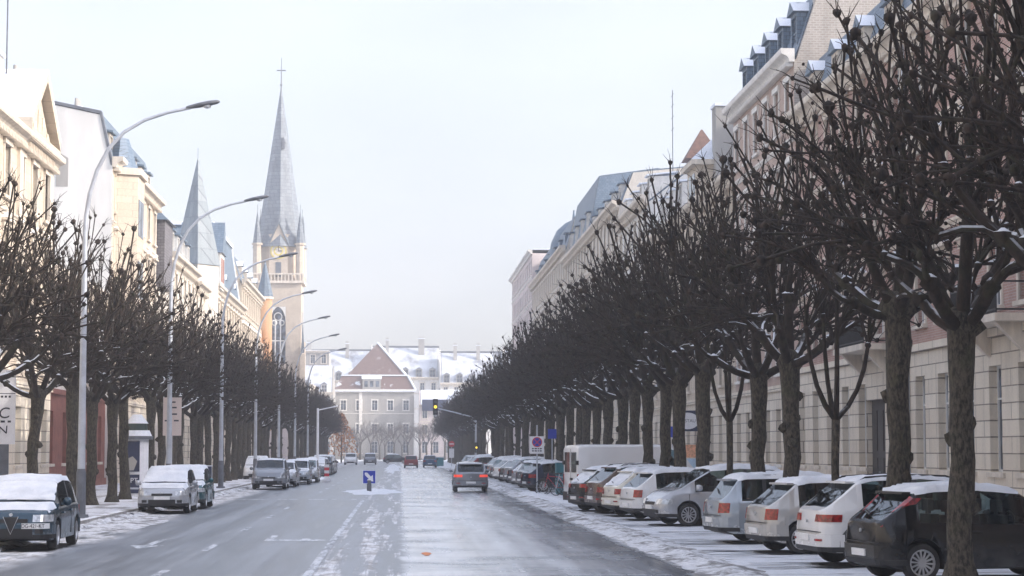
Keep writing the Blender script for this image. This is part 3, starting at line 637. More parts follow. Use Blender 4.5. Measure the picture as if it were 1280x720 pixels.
T7 = thing('brick_turret_house', 'orange brick house with a round slate-capped corner turret left of the church tower', 'building', (-17, 254, 0), math.pi / 2)
mb = MB(); mb.box(0.02, 22, 0.3, 12, 0, 17.0); mb.build('wall', M['orange_brick'], T7)
mb = MB(); mb.frustum(8, 0.0, 4.5, 21.0, .95, .95, 10, 0, smooth=True); mb.frustum(8, 0, 21, 21.3, 1.1, 1.1, 10, 1); mb.build('turret', [M['orange_brick'], M['trim']], T7)
mb = MB(); mb.frustum(8, 0, 21.3, 25.8, 1.1, .05, 10, 0); mb.prism([(.2, .3, 17), (.2, 5, 21.5), (.2, 10, 17)], (21.6, 0, 0), 0); mb.build('roof', M['roof'], T7)
for z in (5, 9, 13):
    for x in (2.5, 5, 11, 14, 17, 20):
        o = add_window(T7, x, z, 1.1, 2.0, 'trim', M['trim']); o.location.y = .08
L8 = building('low pale house in front of the church foot', 'L', 278, 326, -17.5, 11.0, M['render_pink'], roof='gable', roof_h=(3.5, 0), bays=14)

# ---- church
def church():
    Y = 340; cx = -19.7; hw = 3.7
    c = thing('church', 'gothic church tower with a tall pale spire, clock gables and corner pinnacles', 'church', (cx, Y, 0))
    st = M['church_stone'] = facade_mat('church_stone', (0.46, 0.38, 0.30), (0.52, 0.44, 0.35), (0.38, 0.32, 0.26), 0.9, 0.45, 0.008, dirt=0.25)
    sl = M['spire_slate'] = facade_mat('spire_slate', (0.13, 0.155, 0.18), (0.20, 0.225, 0.25), (0.08, 0.09, 0.11), 0.9, 0.6, 0.03, rough=0.55, dirt=0.5)
    gl = M['pane']
    z1 = 29.0
    mb = MB(); W = 2 * hw
    m2 = MB(); wall_holes(m2, W, 0, z1, [(W/2 - 1.25, W/2 + 1.25, 16.0, 25.2)], .5)
    mb.add([(v[0] - hw, v[1] - hw, v[2]) for v in m2.v], m2.f)
    mb.quad((-hw, -hw, 0), (-hw, -hw, z1), (-hw, hw, z1), (-hw, hw, 0)); mb.quad((hw, -hw, 0), (hw, hw, 0), (hw, hw, z1), (hw, -hw, z1)); mb.quad((-hw, hw, 0), (-hw, hw, z1), (hw, hw, z1), (hw, hw, 0)); 
    mb.quad((-hw, -hw, z1), (hw, -hw, z1), (hw, hw, z1), (-hw, hw, z1))
    mb.build('tower', st, c)
    # lancet: pointed head filled in, tracery, glass
    mb = MB()
    for s in (-1, 1):
        arc = [(s * 1.25, 22.6)] + [(s * 1.25 * math.cos(a) ** 1.2, 22.6 + 2.6 * math.sin(a)) for a in (.4, .8, 1.2, 1.57)]
        mb.prism([(x, -hw + .03, z) for x, z in arc] + [(0, -hw + .03, 25.25), (s * 1.25, -hw + .03, 25.25)], (0, .3, 0))
    for x in (-.42, .42): mb.box(x - .09, x + .09, -hw + .25, -hw + .4, 16, 23.2)
    mb.box(-1.25, 1.25, -hw + .255, -hw + .395, 19.6, 19.8)
    for cxx, cz, r in ((0, 23.6, .62), (-.6, 22.6, .4), (.6, 22.6, .4)): mb.lathe([(r - .09, -hw + .26), (r + .09, -hw + .26), (r + .09, -hw + .4), (r - .09, -hw + .4), (r - .09, -hw + .26)], 14, 'y', (cxx, 0, cz))
    lw = mb.build('lancet_window', M['trim_white'], c); p = MB(); p.box(-1.25, 1.25, -hw + .42, -hw + .48, 16, 25.2); p.build('pane', gl, lw)
    p = MB(); p.box(hw + .001, hw + .03, -1.2, 1.2, 16, 24.5); p.build('lancet_window', gl, c)
    # balustrade gallery
    mb = MB(); e = hw + .45
    mb.box(-e, e, -e, e, z1, z1 + .4); mb.box(-e, e, -e, -e + .25, z1 + 1.35, z1 + 1.6); mb.box(e - .25, e, -e + .25, e, z1 + 1.35, z1 + 1.6); mb.box(-e, -e + .25, -e + .25, e, z1 + 1.35, z1 + 1.6)
    for i in range(15):
        x = -e + .1 + i * (2 * e - .4) / 14; mb.box(x, x + .2, -e + .03, -e + .2, z1 + .4, z1 + 1.35); mb.box(e - .2, e - .03, x, x + .2, z1 + .4, z1 + 1.349)
    mb.build('gallery', M['trim'], c)
    # belfry stage
    mb = MB(); mb.frustum(0, 0, z1 + .4, z1 + 8.0, 3.75, 3.65, 8, 0, math.pi / 8); mb.build('belfry', st, c)
    # gables with clock
    for k, (dx, dy) in enumerate(((0, -1), (1, 0), (-1, 0), (0, 1))):
        mb = MB(); rot = Matrix.Rotation(math.atan2(dx, -dy), 4, 'Z')
        mm = MB(); mm.prism([(-1.5, -3.75, z1 + .45), (1.5, -3.75, z1 + .45), (1.5, -3.75, z1 + 6.2), (0, -3.75, z1 + 9.6), (-1.5, -3.75, z1 + 6.2)], (0, 1.6, 0), 0)
        for s in (-1, 1): mm.prism([(s * 1.7, -3.95, z1 + 6.0), (0, -3.95, z1 + 9.75), (0, -3.95, z1 + 10.15), (s * 1.7, -3.95, z1 + 6.4)], (0, 3.6, 0), 1)
        mm.tube([(0, -3.8, z1 + 9.8), (0, -3.8, z1 + 11.2)], [.12, .04], 5, 1); mm.box(-.3, .3, -3.84, -3.78, z1 + 10.7, z1 + 10.85, 1)
        mb.add([rot @ Vector(v) for v in mm.v], mm.f); mb.m = mm.m; mb.build('gable', [st, sl], c)
        mm = MB(); mm.box(-.45, .45, -3.8, -3.72, z1 + 1.0, z1 + 3.4); mb = MB(); mb.add([rot @ Vector(v) for v in mm.v], mm.f); mb.build('louvre', M['galv_dark'], c)
        if k < 2:
            mm = MB(); mm.lathe([(0.0, -3.87), (1.12, -3.87), (1.12, -3.76)], 24, 'y', (0, 0, z1 + 5.2), 0, False)
            mm.lathe([(1.12, -3.9), (1.3, -3.9), (1.3, -3.76)], 24, 'y', (0, 0, z1 + 5.2), 1, False); mm.lathe([(.55, -3.885), (.75, -3.885)], 24, 'y', (0, 0, z1 + 5.2), 1, False)
            mm.box(-.05, .05, -3.92, -3.89, z1 + 5.2, z1 + 6.1, 2); mm.box(-.03, .6, -3.95, -3.925, z1 + 5.15, z1 + 5.26, 2)
            mb = MB(); mb.add([rot @ Vector(v) for v in mm.v], mm.f); mb.m = mm.m; mb.build('clock', [M['trim'], M['yellow_paint'], M['ink']], c)
    # corner pinnacles
    for sx in (-1, 1):
        for sy in (-1, 1):
            mb = MB(); x, y = sx * (hw - .25), sy * (hw - .25)
            mb.frustum(x, y, z1 + .4, z1 + 6.2, .72, .66, 8, 0); mb.frustum(x, y, z1 + 6.2, z1 + 6.5, .9, .9, 8, 0); mb.frustum(x, y, z1 + 6.5, z1 + 11.8, .74, .03, 8, 1); mb.tube([(x, y, z1 + 11.5), (x, y, z1 + 12.8)], .05, 4, 1)
            mb.build('pinnacle', [st, sl], c)
    # spire
    mb = MB(); mb.frustum(0, 0, z1 + 6.0, z1 + 8.6, 4.5, 3.5, 8, 0, math.pi / 8 * 0 + R(4)); mb.frustum(0, 0, z1 + 8.6, 61.0, 3.5, .16, 8, 0, R(4)); 
    sp = mb.build('spire', sl, c)
    mb = MB(); mb.box(.3, .75, -1.75, -1.0, 51.2, 52.2); mb.prism([(.2, -1.85, 52.2), (.85, -1.85, 52.2), (.52, -1.85, 53.2)], (0, 1.0, 0)); mb.build('spire_dormer', M['galv_dark'], sp)
    mb = MB(); mb.tube([(0, 0, 60.5), (0, 0, 66.5)], [.14, .05], 6); mb.box(-.75, .75, -.05, .05, 64.3, 64.5); mb.lathe([(0, 61.7), (.3, 62), (0, 62.3)], 8); mb.build('cross', M['galv_dark'], c)
    # buttresses + porch
    for sx in (-1, 1):
        mb = MB(); x = sx * (hw + .35); mb.box(x - .4, x + .4, -hw - 1.2, -hw + .6, 0, 17.5); mb.prism([(x - .4, -hw - 1.2, 17.5), (x - .4, -hw + .6, 17.5), (x - .4, -hw + .6, 19.5)], (.8, 0, 0)); 
        mb.frustum(x, -hw - .75, 17.5, 22.3, .42, .03, 4, 1, math.pi / 4); mb.build('buttress', [st, sl], c)
    mb = MB(); mb.prism([(-1.7, -hw - 1.6, 0), (1.7, -hw - 1.6, 0), (1.7, -hw - 1.6, 11.5), (0, -hw - 1.6, 15.2), (-1.7, -hw - 1.6, 11.5)], (0, 1.58, 0))
    pc = mb.build('porch', st, c); mb = MB(); mb.prism([(-.55, -hw - 1.65, 7.0), (.55, -hw - 1.65, 7.0), (.55, -hw - 1.65, 11.0), (0, -hw - 1.65, 12.2), (-.55, -hw - 1.65, 11.0)], (0, .06, 0)); mb.build('pane', gl, pc)
    mb = MB(); mb.box(-19, 0, hw + .02, 45, 0, 15); mb.build('nave_wall', st, c); mb = MB(); mb.prism([(-19.6, hw + .03, 15), (.6, hw + .03, 15), (-9.5, hw + .03, 25.5)], (0, 41, 0)); mb.build('nave_roof', M['roof'], c)
    return c
church()

# ---- right side, facade line X = 18
R1 = building('rose brick apartment house with rusticated cream ground floor at the near right', 'R', 6, 93.6, 18, 16.8, M['pink_brick'], M['rustic'], floors=[5.6, 9.4, 13.1], gz=5.5, bays=29, win=(1.2, 2.1), style='pediment',
              roof='mansard', roof_h=(3.0, 2.0), dormers=18, holes_extra=((14.3, 17.4, .1, 4.0), (18.6, 20.4, .55, 4.2)), trim=M['trim'], dmat=M['trim'])
door(R1, 15.85, 3.1, 4.0, -.08); 
mb = MB(); mb.box(18.6, 20.4, .1, .16, .55, 4.2)
for i in range(24): mb.box(18.6, 20.4, .085, .1, .6 + i * .15, .6 + i * .15 + .1)
mb.build('roller_shutter', M['shutter_grey'], R1)
balcony(R1, 15.9, 5.2, 5.78, 1.15); balcony(R1, 33, 5.0, 5.78, 1.15)
mb = MB(); mb.tube([(21.2, -.16, .2), (21.2, -.16, 16.5)], .07, 8); mb.build('downpipe', M['galv'], R1)
R2 = building('tall brown brick house with a row of blue-sided dormers and a blank grey brick gable', 'R', 93.6, 111, 18, 20.0, M['rose_stone'], M['rustic'], roof='mansard', roof_h=(3.2, 3.8), inset=1.2, bays=6, dormers=5, gable_mat=M['grey_brick'], dmat=M['slate'], droof=M['roof'],
              trim=M['trim_white'], dz=.4, dsize=(1.2, 1.9), style='trim')
mb = MB(); mb.box(16.9, 17.36, 1.0, 7.0, 18, 27); mb.build('gable_stack', M['grey_brick'], R2)
R3 = building('lower cream house with a snowy pitched roof, a hipped snow-capped bay and a broad chimney', 'R', 111, 150, 18, 16.6, M['stone_cream'], M['rustic'], roof='gable', roof_h=(7.5, 0), bays=12, dormers=0)
mb = MB(); mb.box(22.0, 26.0, -.15, 4.0, 16.7, 19.3, 0); mb.box(21.6, 26.4, -.5, 4.2, 19.3, 19.6, 1); mb.frustum(24, 1.8, 19.6, 21.6, 3.3, .4, 4, 2, math.pi / 4)
ob = mb.build('hipped_bay', [M['stone_cream'], M['trim'], M['snow']], R3); p = MB(); p.box(22.7, 23.8, -.19, -.14, 17, 18.9); p.box(24.2, 25.3, -.19, -.14, 17, 18.9); p.build('pane', M['pane'], ob)
for x in (7, 11.5, 16): dormer(R3, x, 17.3, 1.5, 2.0, M['trim_white'], M['snow'], 'shed', .2, 3.0)
chimney(R3, 26.5, 1.7, 18.5, 22.7, 1.6, 1.7, M['render_grey'], 0)
chimney(R3, 36, 2.6, 18.5, 24.0, .9, 1.6, M['render_grey'], 3)
R4 = building('white rendered house with a pale party wall and a red tiled roof peak', 'R', 150, 170, 18, 20.2, M['render_white'], M['rustic'], roof='gable', roof_h=(5.4, 0), bays=6, dormers=4, dmat=M['trim_white'], gable_mat=M['render_white'], dk='shed', droof=M['snow'])
mb = MB(); mb.frustum(13, 5.0, 24.2, 26.6, 2.0, .08, 4, 0, math.pi / 4); mb.build('roof_peak', simple('bare_red_tiles', (.15, .085, .065), .7, .2, 3.0), R4)
mb = MB(); mb.tube([(15, 2.5, 22), (15, 2.5, 29.3)], .035, 5)
for z in (26.3, 27.2, 28.1, 28.9): mb.tube([(14.2, 2.5, z), (15.8, 2.5, z)], .025, 4)
mb.build('aerial', M['galv_dark'], R4)
R5 = building('pale cream house with dormers in front of the tall slate roof block', 'R', 170, 200, 18, 22.2, M['stone_pale'], M['rustic'], roof='mansard', roof_h=(2.8, .6), inset=1.2, bays=9, dormers=5, dmat=M['trim_white'], dk='shed')
R5b = building('house with a tall blue-grey two-storey slate roof seen end-on above the cornices', 'R', 200, 226, 18, 22.2, M['stone_pale'], M['rustic'], roof='mansard', roof_h=(6.4, .8), inset=1.3, bays=8, dormers=4, dmat=M['trim_white'], dz=.6, dsize=(1.4, 2.4), dk='shed', gable_mat=M['slate'], chim=((4, 5, 30.6, 2),))
R6 = building('grey-blue house with a bulging zinc dome above its cornice', 'R', 226, 283, 18, 24.0, M['stone_pale'], M['rustic'], roof='mansard', roof_h=(3.6, 1.0), bays=17, dormers=7, dmat=M['slate'], dk='shed', chim=((6, 2.0, 28.0, 2.4), (18, 2, 27.5, 1.6)))
mb = MB(); mb.lathe([(2.9, 24.2), (3.0, 25.5), (2.8, 27.0), (2.1, 28.5), (1.1, 29.4), (.25, 29.8), (.1, 31)], 16, 'z', (34, 2.9, 0)); mb.build('dome', M['slate'], R6)
R7 = building('tall plain pinkish white block with a flat roof farthest along the right side', 'R', 283, 334, 18, 29.0, M['render_pink'], roof='flat', bays=12, win=(1.6, 1.9), style='plain', dent=False, trim=M['trim_white'])
R8 = building('low pale house beyond the plain white block, half hidden by trees', 'R', 334, 410, 19, 13.0, M['render_grey'], roof='gable', roof_h=(3.5, 0), bays=20)
L9 = building('pale house behind the church along the left trees', 'L', 392, 424, -17, 14.0, M['render_white'], roof='gable', roof_h=(4, 0), bays=10)

# ---- buildings closing the view, facades towards the viewer
def hip_house():
    h = building('grey rendered house with a big red tiled pyramid gable at the end of the street', 'F', -14.8, 3.2, 480, 15.6, M['render_grey'], roof='none', floors=[5.0, 10.4], gz=5.0, bays=5, win=(1.3, 2.3), style='trim', trim=M['trim_white'], D=16)
    mb = MB(); a = [(-.4, -.4, 15.9), (18.4, -.4, 15.9), (18.4, 16, 15.9), (-.4, 16, 15.9)]; b = [(1.4, 1.6, 19.2), (16.6, 1.6, 19.2), (16.6, 14, 19.2), (1.4, 14, 19.2)]
    mb.add(a + b, [(i, (i + 1) % 4, 4 + (i + 1) % 4, 4 + i) for i in range(4)] + [(4, 5, 6, 7)], 0)
    c = [(2.6, 2.0, 19.4), (16.2, 2.0, 19.4), (16.2, 13, 19.4), (2.6, 13, 19.4), (9.6, 5.0, 27.0), (9.6, 10, 27.0)]
    mb.add(c, [(0, 1, 4), (1, 2, 5, 4), (2, 3, 5), (3, 0, 4, 5)], 0)
    mb.box(1.2, 16.8, 1.3, 2.2, 19.2, 19.5, 1); mb.box(-.5, 18.5, -.6, .6, 15.55, 16.1, 1)
    mb.tube([c[1], c[4]], .28, 5, 1); mb.tube([b[1], a[1]], .3, 5, 1); mb.tube([c[4], c[5]], .3, 5, 1)
    mb.tube([(16.2, 2.5, 19.5), (10.6, 5.4, 25.9)], .25, 5, 1)
    mb.build('roof', [M['roof_tile'], M['snow']], h)
    mb = MB(); mb.box(6.2, 10.4, -.45, 2.5, 16.1, 18.4); mb.prism([(6.0, -.6, 18.4), (10.6, -.6, 18.4), (10.6, 2.6, 19.4), (6.0, 2.6, 19.4)], (0, 0, .18), 1); d = mb.build('dormer', [M['render_grey'], M['snow']], h)
    p = MB()
    for x in (6.6, 7.9, 9.2): p.box(x, x + .8, -.48, -.44, 16.6, 18.0)
    p.build('pane', M['pane'], d)
    mb = MB(); mb.box(5.4, 6.1, -.15, -.01, 5, 15.5); mb.build('pilaster', M['trim_white'], h)
    for z in (6.2, 11.2):
        for y in (2, 5, 8, 11):
            o = add_window(h, 18.0, z, 1.2, 2.2, 'trim', M['trim_white']); o.rotation_euler = (0, 0, math.pi / 2); o.location = (18.0, y, z)
    return h
hip_house()
def ridge(b, W, y, z):
    mb = MB(); mb.box(-.1, W + .1, y - .35, y + .35, z - .25, z + .25); mb.build('ridge', M['galv_dark'], b)
    mb = MB(); mb.prism([(-.25, -.1, z - 9.6), (-.25, 4.2, z - 4.4), (-.25, 8, z + .5), (-.25, 15.8, z - 9.6)], (.5, 0, 0)); mb.build('parapet', M['trim_white'], b)
for lab, x0, x1, y, ev, nb, nd, pots in (
    ('pale house with a grey ridge and snow roof at the back left beside the church', -28, -7.5, 546, 19.8, 7, 6, ((4, 6, 30.4, 1.2), (14, 6, 30.2, .9))),
    ('pale block with a chimney on its snow roof directly behind the red pyramid roof', -7.4, 10.2, 543, 20.6, 6, 5, ((4, 6, 31, .8), (13, 6, 31.4, 1.6))),
    ('snow-roofed house with dormers right of the red pyramid roof', 10.4, 27, 538, 19.0, 6, 5, ((4, 6, 29.4, .9), (10, 6, 29.4, .9))),
    ('snow-roofed house at the far right end partly behind the right-hand trees', 27.2, 52, 538, 19.9, 8, 7, ((6, 6, 30, 1.4), (15, 6, 30, 1.4)))):
    b = building(lab, 'F', x0, x1, y, ev, M['render_white'], roof='mansard', roof_h=(4.8, 3.9), inset=4.2, bays=nb, dormers=nd, dk='gable', roof_mat=M['roof_patchy'], dmat=M['render_grey'], D=16, chim=pots, dsize=(1.3, 1.9), dz=.5)
    ridge(b, x1 - x0, 8, ev + 8.8)
E0 = building('white block with a flat snowy roof at the left end of the view', 'F', -27, -14.9, 466, 14.6, M['render_grey'], roof='gable', roof_h=(6.5, 0), bays=5, roof_mat=M['roof_patchy'], D=14, dormers=3, dmat=M['trim_white'])
E0b = building('tall pale house behind the left-hand white block beside the church', 'F', -30, -17, 500, 25.4, M['render_grey'], roof='flat', bays=5, style='trim', D=14, dent=False)
E5 = building('low pinkish shop building with a dark shopfront right of the red-roofed house', 'F', 4.4, 17, 474, 12.0, M['render_pink'], roof='gable', roof_h=(3.8, 0), bays=5, roof_mat=M['snow'], D=12)
mb = MB(); mb.box(.6, 6.4, -.9, -.09, 11.0, 13.6); mb.build('dark_bay', M['navy'], E5)
E6 = building('pale house with a steep snow roof half hidden by the right-hand trees', 'F', 17.3, 34, 470, 12.5, M['render_white'], roof='gable', roof_h=(5.5, 0), bays=6, roof_mat=M['snow'], D=12)

# the street goes on behind the viewer: its houses shade and reflect in what the photo shows
building('long plain house row on the left behind the viewer', 'L', -150, 58, -17, 17.0, M['stone_pale'], M['rustic'], roof='mansard', bays=20, win=(1.4, 2.2), gwin=False)
building('long plain house row on the right behind the viewer', 'R', -150, 6, 18, 18.0, M['rose_stone'], M['rustic'], roof='mansard', bays=16, win=(1.4, 2.2), gwin=False)
building('house block closing the street behind the viewer', 'F', -40, 40, -196, 19.0, M['rose_stone'], M['rustic'], roof='gable', roof_h=(5, 0), bays=8, gwin=False)
# ------------------------------------------------------------------ trees
def bez(a, b, c, n): return [a * (1 - t) ** 2 + b * 2 * t * (1 - t) + c * t * t for t in [i / n for i in range(n + 1)]]
def knob(mb, p, r, rd, mi=0):
    n = 5; vs = []
    for z, q in ((-1, .45), (-.25, 1), (.55, .85), (1, .2)):
        for k in range(n):
            a = 2 * math.pi * k / n; s = q * r * rd.uniform(.75, 1.3); vs.append((p.x + s * math.cos(a), p.y + s * math.sin(a), p.z + z * r))
    mb.add(vs, [(i * n + k, i * n + (k + 1) % n, (i + 1) * n + (k + 1) % n, (i + 1) * n + k) for i in range(3) for k in range(n)], mi, True)
def pollard(name, seed, H=10.3, fork=4.15, rx=3.3, ntips=105, r0=0.20, twigs=4):
    """pollarded lime: lumpy trunk, a head at the fork, a fan of long rods ending in fists with short shoots"""
    rd = random.Random(seed); root = thing(name, '', 'tree')
    lean = Vector((rd.uniform(-.12, .12), rd.uniform(-.12, .12), 0))
    mb = MB(); pts = []; rad = []
    for i in range(9):
        t = i / 8; p = Vector((0, 0, -.1)).lerp(Vector((lean.x, lean.y, fork)), t) + Vector((rd.uniform(-.035, .035), rd.uniform(-.035, .035), 0))
        pts.append(p); rad.append(r0 * ((1.95 if i == 0 else 1.12 if i == 1 else 1.0) - .12 * t + (.2 if i == 8 else .12 if i == 7 else 0)) * rd.uniform(.93, 1.1))
    head = pts[-1]; n = 12
    mb.tube(pts, rad, n, 0)
    for i in range(len(mb.v)):
        x, y, z = mb.v[i]; k = 1 + rd.uniform(-.07, .07); c = pts[min(8, max(0, i // n))]
        mb.v[i] = (c.x + (x - c.x) * k, c.y + (y - c.y) * k, z)
    for _ in range(4):      # old pruning scars
        z = rd.uniform(1.2, fork - .5); a = rd.uniform(0, 6.28); knob(mb, Vector((lean.x * z / fork + r0 * .85 * math.cos(a), lean.y * z / fork + r0 * .85 * math.sin(a), z)), .12, rd)
    knob(mb, head + Vector((0, 0, .05)), r0 * 1.5, rd)
    mb.build('trunk', M['bark'], root)
    tips = []
    for i in range(ntips):
        u = (i + .5) / ntips; el = math.asin(min(1, .10 + .90 * u)); az = i * 2.39996 + rd.uniform(-.25, .25); k = rd.uniform(.86, 1.06) if i % 3 else rd.uniform(.6, .85)
        rz = H - fork
        tips.append(head + Vector((rx * math.cos(el) ** .95 * math.cos(az) * k, rx * math.cos(el) ** .95 * math.sin(az) * k, (.25 + (rz - .25) * math.sin(el) ** .98) * k)))
    # group the tips into limbs and boughs
    def kmeans(ps, k):
        cs = [p.copy() for p in rd.sample(ps, k)]
        for _ in range(6):
            g = [[] for _ in cs]
            for p in ps: g[min(range(len(cs)), key=lambda i: ((p - head).normalized() - (cs[i] - head).normalized()).length)].append(p)
            cs = [sum(q, Vector()) / len(q) if q else c for q, c in zip(g, cs)]
        return [q for q in g if q]
    mb = MB()
    for limb in kmeans(tips, rd.choice((6, 7))):
        c = sum(limb, Vector()) / len(limb); d = (c - head).normalized(); L = (c - head).length
        e1 = head + d * L * rd.uniform(.30, .42) + Vector((rd.uniform(-.2, .2), rd.uniform(-.2, .2), rd.uniform(-.45, -.1)))
        r1 = .042 + .016 * math.sqrt(len(limb))
        mb.tube(bez(head + Vector((0, 0, -.05)), head + (e1 - head) * .5 + Vector((0, 0, -.22)), e1, 4), [r1 * 1.15, r1 * 1.0, r1 * .93, r1 * .9, r1 * .85], 7, 0, False)
        knob(mb, e1, r1 * 1.25, rd)
        for bough in kmeans(limb, max(1, len(limb) // 6)):
            c2 = sum(bough, Vector()) / len(bough); e2 = e1.lerp(c2, rd.uniform(.28, .45)) + Vector((rd.uniform(-.15, .15), rd.uniform(-.15, .15), rd.uniform(-.25, .0)))
            r2 = .022 + .010 * math.sqrt(len(bough))
            mb.tube(bez(e1, e1 + (e1 - head).normalized() * (e2 - e1).length * .5, e2, 3), [r1 * .72, r2 * 1.15, r2, r2 * .95], 6, 0, False)
            knob(mb, e2, r2 * 1.5, rd)
            for tp in bough:
                l = (tp - e2).length; r3 = rd.uniform(.018, .033)
                rod = bez(e2, e2 + ((e2 - e1).normalized() * .45 + Vector((0, 0, .25))) * l * .6 + Vector((rd.uniform(-.3, .3), rd.uniform(-.3, .3), rd.uniform(-.1, .1))), tp, 4); rod = [rod[0]] + [q + Vector((rd.uniform(-.05, .05), rd.uniform(-.05, .05), rd.uniform(-.05, .05))) for q in rod[1:-1]] + [rod[-1]]
                mb.tube(rod, [r3 * 1.35, r3 * 1.15, r3, r3 * .9, r3 * .95], 4, 1, False)
                knob(mb, tp, r3 * rd.uniform(2.0, 3.2), rd, 1); knob(mb, rod[rd.choice((2, 3))], r3 * rd.uniform(1.3, 2.0), rd, 1)
                dr = (rod[-1] - rod[-2]).normalized()
                for _ in range(twigs):
                    q = tp + (dr * .6 + Vector((rd.uniform(-1, 1), rd.uniform(-1, 1), rd.uniform(-.3, 1)))).normalized() * rd.uniform(.12, .5)
                    mb.tube([tp, tp.lerp(q, .5) + Vector((rd.uniform(-.03, .03), rd.uniform(-.03, .03), .02)), q], [.011, .008, .004], 3, 1, False)
                for _ in range(3):       # shoots along the rod
                    s = rd.choice(rod[1:4]); q = s + ((tp - e2).normalized() * .8 + Vector((rd.uniform(-1, 1), rd.uniform(-1, 1), rd.uniform(-.4, .8)))) .normalized() * rd.uniform(.25, .8)
                    mb.tube([s, q], [.012, .005], 3, 1, False)
                    if rd.random() < .35: knob(mb, q, .028, rd, 1)
    mb.build('crown', [M['twig'], M['rod']], root); return root
def young_tree(name, seed, fork=2.7, H=6.6):
    rd = random.Random(seed); root = thing(name, '', 'tree')
    mb = MB(); head = Vector((0.03, 0, fork)); mb.tube([(0, 0, -.05), (.02, .01, .9), (0, -.01, 1.8), head], [.105, .085, .08, .085], 9)
    mb.build('trunk', M['bark'], root); mb = MB()
    for k, (a, rr) in enumerate(((.2, .75), (3.2, .6), (1.7, .55), (4.5, .5))):
        e = head + Vector((rr * math.cos(a), rr * math.sin(a), 1.5 + .3 * k)); mb.tube(bez(head, head + Vector((rr * .8 * math.cos(a), rr * .8 * math.sin(a), .45)), e, 4), [.065, .055, .05, .045, .04], 6, 0, False); knob(mb, e, .07, rd)
        for j in range(9):
            az = rd.uniform(0, 6.28); tp = e + Vector((rd.uniform(.2, 1.0) * math.cos(az), rd.uniform(.2, 1.0) * math.sin(az), rd.uniform(.8, H - fork - 2)))
            mb.tube(bez(e, e.lerp(tp, .4) + Vector((rd.uniform(-.2, .2), rd.uniform(-.2, .2), .1)), tp, 3), [.024, .018, .014, .009], 4, 0, False)
            for _ in range(4): mb.tube([tp, tp + Vector((rd.uniform(-.25, .25), rd.uniform(-.25, .25), rd.uniform(0, .4)))], [.008, .004], 3, 0, False)
    mb.build('crown', M['twig'], root); return root
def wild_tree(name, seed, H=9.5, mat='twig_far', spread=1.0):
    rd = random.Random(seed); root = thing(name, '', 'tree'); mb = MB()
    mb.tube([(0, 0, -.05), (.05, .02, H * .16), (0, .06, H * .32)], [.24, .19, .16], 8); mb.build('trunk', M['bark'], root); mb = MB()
    def grow(p, d, l, r, lv):
        q = p + d * l; mb.tube([p, p.lerp(q, .5) + Vector((rd.uniform(-1, 1), rd.uniform(-1, 1), .3)) * l * .07, q], [r, r * .85, r * .7], 4 if lv < 3 else 3, 0, False)
        if lv >= 5: return
        for _ in range(3 if lv < 2 else rd.choice((2, 3, 3))):
            dd = (d + Vector((rd.uniform(-1, 1) * spread, rd.uniform(-1, 1) * spread, rd.uniform(-.25, .5))) * .75).normalized()
            grow(p.lerp(q, rd.uniform(.6, 1)), dd, l * rd.uniform(.62, .85), r * .62, lv + 1)
    for k in range(4):
        a = k * 1.6 + rd.uniform(0, .6); grow(Vector((0, .06, H * .3)), Vector((.5 * math.cos(a), .5 * math.sin(a), 1)).normalized(), H * .22, .10, 1)
    mb.build('crown', M[mat], root); return root

POL = [pollard('pollarded_tree', 100 + i, H=9.5 + .3 * (i % 3), fork=4.0 + .12 * (i % 4), rx=3.05 + .14 * (i % 3), ntips=(104, 128, 116)[i % 3]) for i in range(6)]
YOUNG = [young_tree('young_tree', 7), young_tree('young_tree', 8)]
used = set()
def plant(proto, x, y, label, group, rnd, sc=1.0, rz=None):
    rz = rnd.uniform(0, 6.28) if rz is None else rz
    if proto.name not in used:
        used.add(proto.name); proto.location = (x, y, 0); proto.rotation_euler = (0, 0, rz); proto.scale = (sc,) * 3; proto['label'] = label
        if group: proto['group'] = group
        return proto
    return dup(proto, (x, y, 0), rz, label, sc, group)
rnd = random.Random(5)
GR, GL = 'pollarded street trees in the right-hand row', 'pollarded street trees in the left-hand row'
near_r = {26.8: 'bare pollarded tree at the right picture edge whose thick limb leans into the view', 31.4: 'thick-trunked bare pollarded tree standing in front of the black hatchback',
          36.0: 'bare pollarded tree between the black hatchback and the white SUV', 45.3: 'bare pollarded tree rising behind the silver hatchback with snow on its roof', 50.1: 'bare dark pollarded tree behind the blue-grey estate car',
          58.5: 'bare dark pollarded tree hiding the middle of the silver minivan that faces the road', 63.2: 'bare pollarded tree just beyond the silver minivan facing the road', 68.0: 'bare pollarded tree behind the white hatchback in the right row', 72.6: 'bare knobbly trunk pollarded tree nearest the front of the white van'}
